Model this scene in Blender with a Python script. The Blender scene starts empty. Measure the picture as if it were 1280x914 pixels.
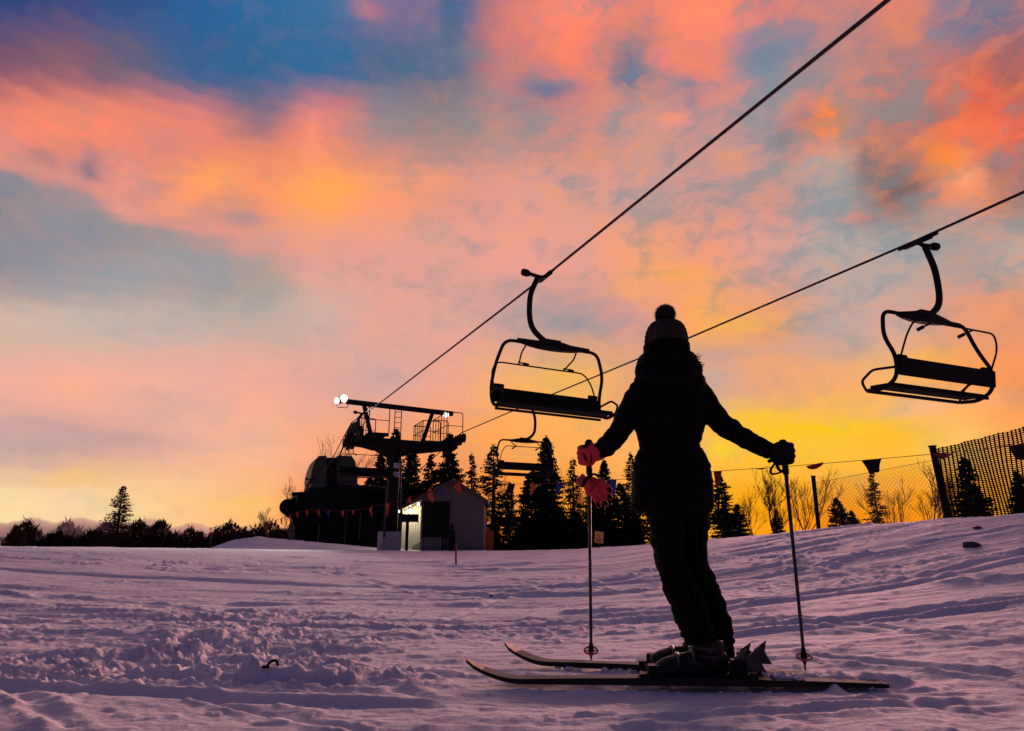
import bpy, math, random
import numpy as np
from mathutils import Vector, Matrix, noise as mnoise
random.seed(7); RNG = np.random.RandomState(11)
S = bpy.context.scene; COL = S.collection
# ------------------------------------------------------------------ camera
F = 850.0; PITCH = math.radians(15.3); H = 0.55
CP, SP = math.cos(PITCH), math.sin(PITCH)
def ray(px, py):
    X = (px-640)/F; Y = (457-py)/F
    return np.array([X, CP-Y*SP, SP+Y*CP])
def P(px, py, Y):                      # the point at ground distance Y seen at a place in the photo
    r = ray(px, py); s = Y/r[1]
    return Vector((r[0]*s, Y, H+r[2]*s))
AZ = math.radians(-23.17)              # the direction the lift line runs
D = np.array([math.sin(AZ), math.cos(AZ), 0.]); N = np.array([math.cos(AZ), -math.sin(AZ), 0.])
cam = bpy.data.cameras.new('camera'); co = bpy.data.objects.new('camera', cam); COL.objects.link(co)
cam.sensor_width = 36; cam.lens = 36*F/1280; cam.clip_start = .05; cam.clip_end = 6000
co.location = (0, 0, H); co.rotation_euler = (math.radians(90)+PITCH, 0, 0); S.camera = co
S.view_settings.view_transform = 'Standard'; S.view_settings.look = 'None'
S.view_settings.exposure = 0; S.view_settings.gamma = 1
try: S.view_settings.use_curve_mapping = False
except Exception: pass
S.render.engine = 'CYCLES'
S.cycles.max_bounces = 5; S.cycles.volume_bounces = 3; S.cycles.use_denoising = True
S.cycles.sample_clamp_indirect = 4

def lin(c):
    return tuple(((v/255)/12.92 if v/255 <= .04045 else ((v/255+.055)/1.055)**2.4) for v in c)
# ------------------------------------------------------------------ materials
MAT = {}
def mat(name, base, rough=.7, metal=0., var=.25, vscale=8., bump=0., bscale=40., emit=None, estr=0., sss=0.):
    m = bpy.data.materials.new(name); m.use_nodes = True; nt = m.node_tree; b = nt.nodes['Principled BSDF']
    tc = nt.nodes.new('ShaderNodeTexCoord'); no = nt.nodes.new('ShaderNodeTexNoise')
    no.inputs['Scale'].default_value = vscale; no.inputs['Detail'].default_value = 5
    nt.links.new(tc.outputs['Object'], no.inputs['Vector'])
    mx = nt.nodes.new('ShaderNodeMix'); mx.data_type = 'RGBA'
    mx.inputs[6].default_value = tuple(v*(1-var) for v in base)+(1,)
    mx.inputs[7].default_value = tuple(min(1, v*(1+var)) for v in base)+(1,)
    nt.links.new(no.outputs['Fac'], mx.inputs[0]); nt.links.new(mx.outputs[2], b.inputs['Base Color'])
    b.inputs['Roughness'].default_value = rough; b.inputs['Metallic'].default_value = metal
    b.inputs['Specular IOR Level'].default_value = {'coat': .06, 'jeans': .08, 'knit': .05, 'pompom': .05, 'pad': .12, 'needles': .08, 'steel': .15, 'boot': .25, 'ski_base': .2, 'black_glove': .1, 'black_cloth': .1, 'net': .1, 'bush': .05, 'larch': .05, 'dark_door': .1, 'hair': .1, 'ski_top': .15}.get(name, .4)
    if bump:
        n2 = nt.nodes.new('ShaderNodeTexNoise'); n2.inputs['Scale'].default_value = bscale; n2.inputs['Detail'].default_value = 4
        nt.links.new(tc.outputs['Object'], n2.inputs['Vector'])
        bp = nt.nodes.new('ShaderNodeBump'); bp.inputs['Strength'].default_value = bump; bp.inputs['Distance'].default_value = .01
        nt.links.new(n2.outputs['Fac'], bp.inputs['Height']); nt.links.new(bp.outputs['Normal'], b.inputs['Normal'])
    if emit:
        b.inputs['Emission Color'].default_value = emit+(1,); b.inputs['Emission Strength'].default_value = estr
    MAT[name] = m; return m
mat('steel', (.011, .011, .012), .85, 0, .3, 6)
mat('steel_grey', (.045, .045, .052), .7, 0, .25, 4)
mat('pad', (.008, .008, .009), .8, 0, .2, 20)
mat('rope', (.03, .028, .026), .7, .2)
mat('concrete', (.34, .32, .30), .9, 0, .2, 5, .4, 30)
mat('needles', (.018, .026, .014), .8, 0, .5, 2)
mat('larch', (.085, .05, .025), .85, 0, .4, 2)
mat('bark', (.045, .032, .022), .9, 0, .4, 6)
mat('twig', (.10, .045, .02), .85, 0, .3, 3)
mat('bush', (.045, .02, .014), .9, 0, .5, 1)
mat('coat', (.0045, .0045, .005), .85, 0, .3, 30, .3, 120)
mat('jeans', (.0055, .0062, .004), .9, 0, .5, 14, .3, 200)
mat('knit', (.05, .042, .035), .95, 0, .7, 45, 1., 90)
mat('pompom', (.035, .03, .026), .95, 0, .5, 60)
mat('skin', (.45, .28, .21), .6, 0, .1)
mat('hair', (.03, .02, .014), .6, 0, .4, 30)
mat('red_glove', (.62, .045, .06), .75, 0, .12, 25, .3, 150)
mat('black_glove', (.012, .012, .013), .8, 0, .3, 25)
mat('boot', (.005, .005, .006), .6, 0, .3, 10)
mat('buckle', (.035, .035, .038), .5, .3, .2)
mat('ski_base', (.006, .006, .007), .4, 0, .3, 20)
mat('ski_top', (.06, .06, .065), .85, 0, .5, 12)
mat('ski_red', (.12, .022, .012), .4, 0, .3, 12)
mat('pole_black', (.02, .022, .02), .4, .2, .3, 12)
mat('basket', (.35, .09, .06), .6, 0, .2)
mat('wall', (.17, .145, .135), .85, 0, .1, 3)
mat('trim', (.10, .06, .04), .85, 0, .3, 6)
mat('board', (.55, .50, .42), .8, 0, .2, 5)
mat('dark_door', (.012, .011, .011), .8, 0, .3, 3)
mat('olive', (.035, .036, .024), .55, 0, .3, 2)
mat('olive_pale', (.08, .08, .06), .6, 0, .2, 2)
mat('red_cloth', (.55, .05, .02), .8, 0, .2, 30)
mat('dark_red_cloth', (.22, .02, .015), .8, 0, .2, 30)
mat('blue_cloth', (.02, .03, .22), .8, 0, .2, 30)
mat('black_cloth', (.012, .012, .014), .8, 0, .2, 30)
mat('orange_plastic', (.60, .10, .015), .6, 0, .2, 10)
mat('sign_orange', (.75, .38, .10), .6, 0, .15, 6)
mat('net', (.012, .008, .007), .8, 0, .2)
mat('wire', (.10, .085, .07), .5, .6, .1)
mat('white_plate', (.6, .6, .6), .6, 0, .1)
mat('lamp_glow', (.9, .9, .9), .5, 0, 0, 1, emit=(1, .92, .74), estr=1.9)
mat('bulb_glow', (.9, .9, .9), .5, 0, 0, 1, emit=(1, .93, .70), estr=3)
mat('rock', (.05, .045, .05), .9, 0, .3, 9, .5, 30)

# ------------------------------------------------------------------ mesh builder
class MB:
    def __init__(s): s.v = []; s.f = []
    def add(s, vs, fs):
        o = len(s.v); s.v += [tuple(v) for v in vs]; s.f += [tuple(i+o for i in f) for f in fs]; return s
    def box(s, c, size, rot=None):
        c = Vector(c); h = Vector(size)*.5; R = rot or Matrix.Identity(3)
        vs = [c+R@Vector((h.x*a, h.y*b, h.z*d)) for a in (-1, 1) for b in (-1, 1) for d in (-1, 1)]
        return s.add(vs, [(0,1,3,2),(4,6,7,5),(0,4,5,1),(2,3,7,6),(0,2,6,4),(1,5,7,3)])
    def bar(s, a, b, w, h=None, up=Vector((0,0,1))):
        a = Vector(a); b = Vector(b); d = b-a; L = d.length; z = d.normalized()
        x = z.cross(up)
        if x.length < 1e-3: x = z.cross(Vector((0,1,0)))
        x.normalize(); y = x.cross(z)
        R = Matrix((x, z, -y)).transposed() if False else Matrix((x, z, x.cross(z))).transposed()
        return s.box((a+b)*.5, (w, L, h or w), R)
    def tube(s, pts, r, n=8, cap=True, flat=1., up=None):
        pts = [Vector(p) for p in pts]; k = len(pts)
        rs = [r]*k if not hasattr(r, '__len__') else list(r)
        prev = None; rings = []
        for i, p in enumerate(pts):
            t = (pts[min(i+1, k-1)]-pts[max(i-1, 0)])
            if t.length < 1e-9: t = Vector((0,0,1))
            t.normalize()
            if prev is None:
                u = up or (Vector((0,0,1)) if abs(t.z) < .9 else Vector((0,1,0)))
                x = t.cross(u).normalized()
            else:
                x = prev-t*prev.dot(t)
                x.normalize()
            prev = x; y = t.cross(x)
            ra = rs[i]; rx, ry = ra if hasattr(ra, '__len__') else (ra, ra*flat)
            rings.append([p+x*(rx*math.cos(2*math.pi*j/n))+y*(ry*math.sin(2*math.pi*j/n)) for j in range(n)])
        vs = [v for rg in rings for v in rg]; fs = []
        for i in range(k-1):
            for j in range(n):
                a = i*n+j; b = i*n+(j+1) % n; fs.append((a, b, b+n, a+n))
        if cap: fs.append(tuple(range(n-1, -1, -1))); fs.append(tuple((k-1)*n+j for j in range(n)))
        return s.add(vs, fs)
    def ell(s, c, r, rot=None, nu=16, nv=10):
        c = Vector(c); R = rot or Matrix.Identity(3); vs = [c+R@Vector((0,0,-r[2]))]; fs = []
        for i in range(1, nv):
            a = -math.pi/2+math.pi*i/nv
            for j in range(nu):
                b = 2*math.pi*j/nu
                vs.append(c+R@Vector((r[0]*math.cos(a)*math.cos(b), r[1]*math.cos(a)*math.sin(b), r[2]*math.sin(a))))
        vs.append(c+R@Vector((0,0,r[2]))); L = len(vs)-1
        for j in range(nu): fs.append((0, 1+(j+1) % nu, 1+j))
        for i in range(nv-2):
            for j in range(nu):
                a = 1+i*nu+j; b = 1+i*nu+(j+1) % nu; fs.append((a, b, b+nu, a+nu))
        for j in range(nu): fs.append((L, 1+(nv-2)*nu+j, 1+(nv-2)*nu+(j+1) % nu))
        return s.add(vs, fs)
    def prism(s, outline, ext):         # outline of 3D points, extruded by vector ext
        o = [Vector(p) for p in outline]; e = Vector(ext); n = len(o)
        return s.add(o+[p+e for p in o], [tuple(range(n-1, -1, -1)), tuple(range(n, 2*n))]+[(i, (i+1) % n, n+(i+1) % n, n+i) for i in range(n)])
    def build(s, name, m, parent=None, smooth=False, loc=None):
        me = bpy.data.meshes.new(name); me.from_pydata(s.v, [], s.f); me.update()
        if smooth: me.polygons.foreach_set('use_smooth', [True]*len(me.polygons))
        me.materials.append(MAT[m] if isinstance(m, str) else m)
        o = bpy.data.objects.new(name, me); COL.objects.link(o)
        if parent is not None: o.parent = parent
        if loc is not None: o.location = loc
        return o
def tag(o, label=None, cat=None, group=None, kind=None):
    if label: o['label'] = label
    if cat: o['category'] = cat
    if group: o['group'] = group
    if kind: o['kind'] = kind
    return o
def empty(name, loc, rz=0., label=None, cat=None, group=None):
    o = bpy.data.objects.new(name, None); COL.objects.link(o); o.location = loc; o.rotation_euler = (0, 0, rz)
    o.empty_display_size = .2
    return tag(o, label, cat, group)
def copy_tree(o, parent=None):
    c = o.copy(); COL.objects.link(c)
    if parent is not None: c.parent = parent
    for ch in [x for x in o.children]: copy_tree(ch, c)
    return c
def spline(pts, n=6):
    pts = [Vector(p) for p in pts]; out = []
    for i in range(len(pts)-1):
        p0 = pts[max(i-1, 0)]; p1 = pts[i]; p2 = pts[i+1]; p3 = pts[min(i+2, len(pts)-1)]
        for k in range(n):
            t = k/n
            out.append(.5*((2*p1)+(p2-p0)*t+(2*p0-5*p1+4*p2-p3)*t*t+(3*p1-p0-3*p2+p3)*t**3))
    out.append(pts[-1]); return out
def rnd(pts, r=.12, n=4):                # polyline with rounded corners
    pts = [Vector(p) for p in pts]; out = [pts[0]]
    for i in range(1, len(pts)-1):
        a, b, c = pts[i-1], pts[i], pts[i+1]
        d1 = (a-b); d2 = (c-b); k = min(r, d1.length*.45, d2.length*.45)
        s_ = b+d1.normalized()*k; e_ = b+d2.normalized()*k
        for j in range(n+1):
            t = j/n; out.append(s_*(1-t)**2+b*2*t*(1-t)+e_*t*t)
    out.append(pts[-1]); return out
def fuse(mb, name, m, parent, voxel=.01, smooth=4, disp=0., dscale=12., wr=0., wscale=30.):
    o = mb.build(name+'_tmp', m)
    md = o.modifiers.new('r', 'REMESH'); md.mode = 'VOXEL'; md.voxel_size = voxel
    sm = o.modifiers.new('s', 'SMOOTH'); sm.iterations = smooth; sm.factor = .5
    dg = bpy.context.evaluated_depsgraph_get(); ev = o.evaluated_get(dg)
    me = bpy.data.meshes.new_from_object(ev); me.name = name
    bpy.data.objects.remove(o)
    if disp or wr:
        for v in me.vertices:
            p = v.co*dscale; q = Vector((v.co.x, v.co.y, v.co.z*1.8))*wscale
            k = disp*mnoise.noise(p)+wr*(abs(mnoise.noise(q))-.25)
            v.co += v.normal*k
    me.polygons.foreach_set('use_smooth', [True]*len(me.polygons)); me.update()
    o2 = bpy.data.objects.new(name, me); COL.objects.link(o2)
    if parent is not None: o2.parent = parent
    return o2

# ------------------------------------------------------------------ ground
def _hash(ix, iy, seed):
    h = (ix.astype(np.int64)*374761393+iy.astype(np.int64)*668265263+seed*974634777) & 0xffffffff
    h = ((h ^ (h >> 13))*1274126177) & 0xffffffff
    return ((h ^ (h >> 16)) & 0xffff)/65535.
def vnoise(x, y, seed=0):
    x0 = np.floor(x); y0 = np.floor(y); fx = x-x0; fy = y-y0
    u = fx*fx*fx*(fx*(fx*6-15)+10); v = fy*fy*fy*(fy*(fy*6-15)+10)
    a = _hash(x0, y0, seed); b = _hash(x0+1, y0, seed); c = _hash(x0, y0+1, seed); d = _hash(x0+1, y0+1, seed)
    return (a*(1-u)+b*u)*(1-v)+(c*(1-u)+d*u)*v
def fbm(x, y, seed=0, oc=4, gain=.5, lac=2.03):
    t = 0; a = 1.; s = 0.
    for i in range(oc):
        t = t+a*(vnoise(x, y, seed+i*17)-.5)*2; s += a; a *= gain; x = x*lac+3.7; y = y*lac-1.3
    return t/s
def sst(t): t = np.clip(t, 0, 1); return t*t*(3-2*t)
CY = np.array([(-300,684),(0,684),(120,685),(300,687),(470,689),(560,690),(640,688.5),(720,687),(800,683),(890,674.5),(960,668),(1020,662.5),(1100,655),(1180,648.5),(1280,644),(1600,630)], float)
RC = np.array([(-300,24),(0,24),(400,27),(560,29),(700,25),(800,20),(900,16.5),(1020,14.5),(1180,12.8),(1280,12.2),(1600,12)], float)
KA = float(F/CP)
def base_z(x, y):
    r = np.sqrt(x*x+y*y); az = np.arctan2(x, np.maximum(y, 1e-6)); az = np.where(y <= 0, np.sign(x)*1.2, np.clip(az, -1.2, 1.2))
    px = 640+KA*np.tan(np.clip(az, -.9, .9)); cy = np.interp(px, CY[:, 0], CY[:, 1]); rc = np.interp(px, RC[:, 0], RC[:, 1])
    X = (px-640)/F; Yc = (457-cy)/F
    m = (SP+Yc*CP)/np.sqrt((CP-Yc*SP)**2+X**2)
    s = sst((r-2.0)/(rc-2.0))
    z1 = s*(H+m*r)
    fall = np.interp(px, [0, 500, 620, 900, 1300], [.012, .008, .012, .06, .10])
    z2 = H+m*rc+(m-fall)*(r-rc)-.0004*np.clip(r-rc, 0, 50)**2
    z = np.where(r < rc, z1, z2)
    far = sst((r-60)/60); z = z*(1-far)+(-2.5)*far
    return z
MP = np.array([(235,689),(262,686),(290,676),(320,671.5),(355,675),(400,679),(440,682.5),(475,685.5),(520,688),(560,690)], float)
def mound_z(x, y):
    px = 640+KA*x/np.maximum(y, .1); Hh = np.interp(px, MP[:, 0], MP[:, 1], left=690, right=690)
    Yc = (457-Hh)/F; X = (px-640)/F
    zt = H+(SP+Yc*CP)/(CP-Yc*SP)*y
    b = base_z(x, y)
    w = sst((y-27.5)/4.5)*(1-sst((y-44)/10)); w = np.where((px > 235) & (px < 560), w, 0)
    return np.maximum(zt-b, 0)*w
SK_A = ((-.10, 3.10), (1.46, 2.90)); SK_B = ((.05, 3.58), (1.46, 2.99))      # near ski, far ski (tip, tail) on the ground
def segd(x, y, a, b):
    ax, ay = a; bx, by = b; L2 = (bx-ax)**2+(by-ay)**2
    t = np.clip(((x-ax)*(bx-ax)+(y-ay)*(by-ay))/L2, 0, 1); return np.hypot(x-(ax+t*(bx-ax)), y-(ay+t*(by-ay))), t
TRK = []
for (a, b, c, d, w, dep) in ((0,856,98,914,.035,.03), (218,866,470,914,.03,.028), (228,862,490,910,.02,.015), (360,708,560,744,.07,.03), (395,712,475,724,.05,.02), (170,752,345,770,.05,.03), (0,792,120,772,.04,.025), (0,740,210,757,.06,.03),
  (700,905,1280,878,.03,.02), (660,899,1280,866,.02,.012), (860,792,1280,762,.04,.02), (890,770,1280,800,.04,.025), (900,776,1280,808,.03,.015), (940,700,1280,732,.06,.03), (600,722,830,742,.05,.02), (540,760,800,712,.05,.02), (480,800,640,745,.03,.02), (560,780,800,760,.04,.02), (1010,860,1280,905,.03,.02), (1000,820,1280,850,.035,.025), (420,840,560,880,.03,.02)):
    q_ = []
    for px_, py_ in ((a, b), (c, d)):
        r_ = ray(px_, py_); ys_ = np.geomspace(2, 60, 800); k_ = np.where(H+r_[2]/r_[1]*ys_ <= base_z(r_[0]/r_[1]*ys_, ys_))[0][0]; q_ += [r_[0]/r_[1]*ys_[k_], ys_[k_]]
    TRK.append((*q_, w, dep))
def detail_z(x, y):
    r = np.hypot(x, y); px = 640+KA*x/np.maximum(y, .3)
    damp = 1/(1+np.exp((r-26)/6.)); near = np.clip(y, 0, None)
    z = .045*fbm(x*.28, y*.55, 3, 3)*sst((r-2)/4)*damp*1.3+.030*fbm(x*.9, y*1.8, 9, 5)
    # wind and ski grooves running across the slope
    yy = y+.12*x+.25*fbm(x*.25, y*.25, 31, 2)
    g = fbm(x*.35, yy*5.5, 41, 4, .55); z = z+.013*g*np.clip(r/5, .6, 1.6)*np.where(r > 30, .3, 1)
    # sharper crusty steps
    st = fbm(x*.8+2*fbm(x*.5, y*.5, 5, 2), y*3.2, 51, 4, .55); z = z+.024*sst((st-.16)*8)*sst((.40+fbm(x*.4, y*.6, 77, 2)))*np.clip(r/6, .5, 1.6)
    # churned heaps at the left front
    def blob(cx, cy, rx, ry, rot=0):
        c, s = math.cos(rot), math.sin(rot); dx = x-cx; dy = y-cy
        return np.exp(-(((dx*c+dy*s)/rx)**2+((-dx*s+dy*c)/ry)**2)**1.5)
    m = blob(-1.55, 4.15, .85, .75, .35)+.9*blob(-2.2, 3.6, .9, .5, .1)+.9*blob(-1.1, 3.35, .9, .28, -.1)+.8*blob(-1.9, 5.6, .9, .9, .5)+.5*blob(-3.6, 4.6, 1.0, .5, 0)
    m = m+.45*blob(.2, 5.2, 1.2, .7, .1)+.5*blob(3.2, 6.8, 1.2, .6, 0)+.35*blob(4.2, 10, 2.5, 1.2, 0)+.35*blob(-.5, 8.5, 1.6, 1.0, 0)
    m = np.clip(m, 0, 1.2)
    wx = x+.06*fbm(x*5, y*5, 61, 2); wy = y+.06*fbm(x*5+9, y*5, 62, 2)
    bl = np.abs(fbm(wx*2.6, wy*3.6, 71, 4, .5))*3.0; bl2 = np.abs(fbm(wx*7, wy*9, 73, 3, .5))*2.6
    z = z+.85*m*(.036*np.clip(bl, 0, 1)+.034*np.clip(bl2, 0, 1)+.045*fbm(x*1.6, y*3.0, 79, 3)-.055+.013*np.abs(fbm(wx*19, wy*23, 97, 3, .6))*2)
    # small chunks
    c1 = vnoise(wx*14, wy*16, 81); pk = sst((c1-.74)*6); z = z+pk*(.006+.016*m)*np.clip(1.3-r/14, 0, 1)
    z = z+.005*fbm(x*22, y*26, 83, 3)*np.clip(1.2-r/9, 0, 1)
    # long curved ski tracks
    for (k0, k1, k2, w, dep, x0, x1) in ((2.62, -.17, .03, .035, .03, -2.6, -.1), (3.02, -.10, .02, .03, .022, -3.2, -.3), (5.4, .12, .01, .05, .02, -5, 6), (5.75, .10, .01, .05, .018, -5, 6), (9.0, -.18, .0, .08, .03, -8, 3), (7.6, .05, 0, .06, .02, -1, 9), (4.45, .06, .0, .04, .018, .6, 5), (4.3, .07, .0, .035, .018, .9, 5)):
        q = y-(k0+k1*x+k2*x*x+.05*np.sin(x*1.3+k0)); mk = sst((x-x0)*2)*sst((x1-x)*2)
        z = z+mk*(-dep*np.exp(-(q/w)**2)+dep*.8*np.exp(-((q-2.2*w)/(w*1.1))**2))
    for (ax, ay, bx, by, w, dep) in TRK:
        dd, tt = segd(x, y, (ax, ay), (bx, by)); dd = dd+.02*fbm(x*3, y*3, 87, 2); dep = dep*.45*(.5+1.1*vnoise(x*7, y*7, 89)); fade = sst(tt*8)*sst((1-tt)*8)
        z = z+fade*(-dep*np.exp(-(dd/w)**2)+dep*.7*np.exp(-((dd-2.0*w)/(w*.8))**2))
    # trough below the near ski, loose snow between, and heaps over the tails
    dA, tA = segd(x, y, *SK_A); dB, tB = segd(x, y, *SK_B)
    flat = np.exp(-(np.minimum(dA, dB)/.11)**2); z = z*(1-.8*flat)
    lump = .5+.5*fbm(x*9, y*9, 91, 4, .6); lump2 = .5+.9*np.abs(fbm(x*22, y*22, 95, 4, .6))
    mid = np.exp(-(((dA-.13)/.07)**2))*np.where(y > 3.0-.1*x, 1, 0)
    z = z+.042*mid*lump*sst((x+.15)*4)*(1-.3*sst((x-.9)*3))
    z = z+.035*np.exp(-((dB-.02)/.06)**2)*sst((tB-.2)*8)*(1-sst((tB-.34)*12))*lump
    z = z+.04*np.exp(-(dB/.10)**2)*sst((tB-.72)*8)*(.4+.7*lump)
    z = z-.004*np.exp(-(((dA)/.06)**2))*sst((tA-.01)*20)
    z = z+.04*np.exp(-((x-1.26)/.03)**2-((y-2.90)/.05)**2)*(.6+.6*lump)
    z = z+.022*np.exp(-((x-1.38)/.16)**2-((y-2.97)/.04)**2)*(.1+1.3*lump*lump2)
    z = z+.02*np.exp(-((x-1.1)/.3)**2-((y-3.25)/.09)**2)*lump
    return z
def gz(x, y):
    x = np.atleast_1d(np.asarray(x, float)); y = np.atleast_1d(np.asarray(y, float))
    return base_z(x, y)+mound_z(x, y)+detail_z(x, y)
def GZ(x, y): return float(gz(x, y)[0])
def gflat(x, y): return float((base_z(np.array([x]), np.array([y]))+mound_z(np.array([x]), np.array([y])))[0])

def snow_material():
    m = bpy.data.materials.new('snow'); m.use_nodes = True; nt = m.node_tree; b = nt.nodes['Principled BSDF']
    L = nt.links.new; nn = nt.nodes.new
    tc = nn('ShaderNodeTexCoord')
    mp = nn('ShaderNodeMapping'); mp.inputs['Scale'].default_value = (.6, 2.6, 1); L(tc.outputs['Object'], mp.inputs[0])
    n1 = nn('ShaderNodeTexNoise'); n1.inputs['Scale'].default_value = 1.4; n1.inputs['Detail'].default_value = 8; n1.inputs['Roughness'].default_value = .65
    L(mp.outputs[0], n1.inputs['Vector'])
    cr = nn('ShaderNodeValToRGB'); L(n1.outputs['Fac'], cr.inputs[0])
    cr.color_ramp.elements[0].position = .3; cr.color_ramp.elements[0].color = (.70, .68, .76, 1)
    cr.color_ramp.elements[1].position = .62; cr.color_ramp.elements[1].color = (.88, .85, .88, 1)
    L(cr.outputs[0], b.inputs['Base Color'])
    b.inputs['Roughness'].default_value = .75; b.inputs['Specular IOR Level'].default_value = .15
    n2 = nn('ShaderNodeTexNoise'); n2.inputs['Scale'].default_value = 1; n2.inputs['Detail'].default_value = 9; n2.inputs['Roughness'].default_value = .7
    mp2 = nn('ShaderNodeMapping'); mp2.inputs['Scale'].default_value = (3.5, 11, 6); L(tc.outputs['Object'], mp2.inputs[0]); L(mp2.outputs[0], n2.inputs['Vector'])
    n3 = nn('ShaderNodeTexNoise'); n3.inputs['Scale'].default_value = 55; n3.inputs['Detail'].default_value = 5; L(tc.outputs['Object'], n3.inputs['Vector'])
    b1 = nn('ShaderNodeBump'); b1.inputs['Strength'].default_value = 1.; b1.inputs['Distance'].default_value = .045; L(n2.outputs['Fac'], b1.inputs['Height'])
    b2 = nn('ShaderNodeBump'); b2.inputs['Strength'].default_value = .5; b2.inputs['Distance'].default_value = .006; L(n3.outputs['Fac'], b2.inputs['Height']); L(b1.outputs[0], b2.inputs['Normal'])
    L(b2.outputs[0], b.inputs['Normal']); return m
def build_ground():
    rr = [.25]
    while rr[-1] < 75: rr.append(rr[-1]*(1.0056 if 2.2 < rr[-1] < 45 else 1.05))
    while rr[-1] < 4500: rr.append(rr[-1]*1.22)
    rr = np.array(rr)
    fine = np.radians(np.linspace(-47, 47, 960)); coarse = np.radians(np.arange(49.5, 311, 3.0))
    th = np.concatenate([fine, coarse]); nR, nT = len(rr), len(th)
    R, T = np.meshgrid(rr, th, indexing='ij'); x = R*np.sin(T); y = R*np.cos(T)
    z = base_z(x, y)+mound_z(x, y)+detail_z(x, y)
    V = np.stack([x, y, z], -1).reshape(-1, 3)
    c = np.array([[0, 0, z[0].mean()]]); V = np.vstack([V, c])
    i = np.arange(nR-1)[:, None]; j = np.arange(nT)[None, :]; j2 = (j+1) % nT
    a = i*nT+j; b = i*nT+j2; q = np.stack([a, b, b+nT, a+nT], -1).reshape(-1, 4)[:, ::-1]
    tri = np.stack([np.full(nT, nR*nT), np.arange(nT), (np.arange(nT)+1) % nT], -1)[:, ::-1]
    me = bpy.data.meshes.new('snow_ground'); me.vertices.add(len(V)); me.vertices.foreach_set('co', V.ravel())
    nq, n3 = len(q), len(tri); me.loops.add(nq*4+n3*3); me.loops.foreach_set('vertex_index', np.concatenate([q.ravel(), tri.ravel()]).astype(np.int32))
    me.polygons.add(nq+n3); ls = np.concatenate([np.arange(nq)*4, nq*4+np.arange(n3)*3]); me.polygons.foreach_set('loop_start', ls.astype(np.int32))
    me.polygons.foreach_set('use_smooth', np.ones(nq+n3, bool)); me.update(calc_edges=True); me.validate()
    me.materials.append(snow_material()); o = bpy.data.objects.new('snow_ground', me); COL.objects.link(o); tag(o, kind='structure')

# ------------------------------------------------------------------ ropes and chairs
def on_line(px, py, off):               # the point of the lift line (lateral offset off) seen at a place in the photo
    r = ray(px, py); s = off/float(r@N); return Vector((r[0]*s, r[1]*s, H+r[2]*s))
OA, OB = 4.75, 9.3
A_px = [(1110,0),(682,345),(480,500),(456,517)]
ptsA = [on_line(x, y, OA) for x, y in A_px]
dv = Vector(D)
ptsA = [ptsA[0]+(ptsA[0]-ptsA[1])*1.6]+ptsA
TC = Vector((D*27.7+N*(OA+OB)/2)); TC.z = gflat(TC.x, TC.y)         # tower foot
sheA = Vector((D*27.7+N*OA)); sheB = Vector((D*27.7+N*OB))
sheA.z = on_line(441, 527, OA).z; ptsA.append(sheA.copy())
SC = Vector((D*38.5+N*(OA+OB)/2))                                     # drive station
RW = (OB-OA)/2
bwz = P(400, 612, 38.5).z
ptsA += [Vector((D*29.3+N*OA))+Vector((0,0,sheA.z-.30)), Vector((D*33.0+N*OA))+Vector((0,0,(sheA.z+bwz)/2-.2)), Vector((D*38.3+N*OA))+Vector((0,0,bwz))]
B_px = [(1280,240),(1147,300),(860,423),(659,506),(577,541)]
ptsB = [on_line(x, y, OB) for x, y in B_px]
ptsB = [ptsB[0]+(ptsB[0]-ptsB[1])*2.2]+ptsB
sheB.z = ptsB[-1].z-.05
ptsB += [Vector((D*29.2+N*OB))+Vector((0,0,sheB.z-.25)), Vector((D*38.3+N*OB))+Vector((0,0,bwz))]
for pts, nm, lb in ((ptsA, 'a', 'black haul rope rising from the tower to the upper edge of the picture'), (ptsB, 'b', 'black haul rope passing behind the bobble hat up to the right edge')):
    mb = MB(); pp = []
    for i in range(len(pts)-1):
        L = (pts[i+1]-pts[i]).length; k = max(2, int(L))
        for q in range(k): pp.append(pts[i].lerp(pts[i+1], q/k))
    pp.append(pts[-1]); mb.tube(pp, .021, 8)
    tag(mb.build('haul_rope', 'rope'), lb, 'cable', 'haul ropes of the chairlift')

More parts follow.
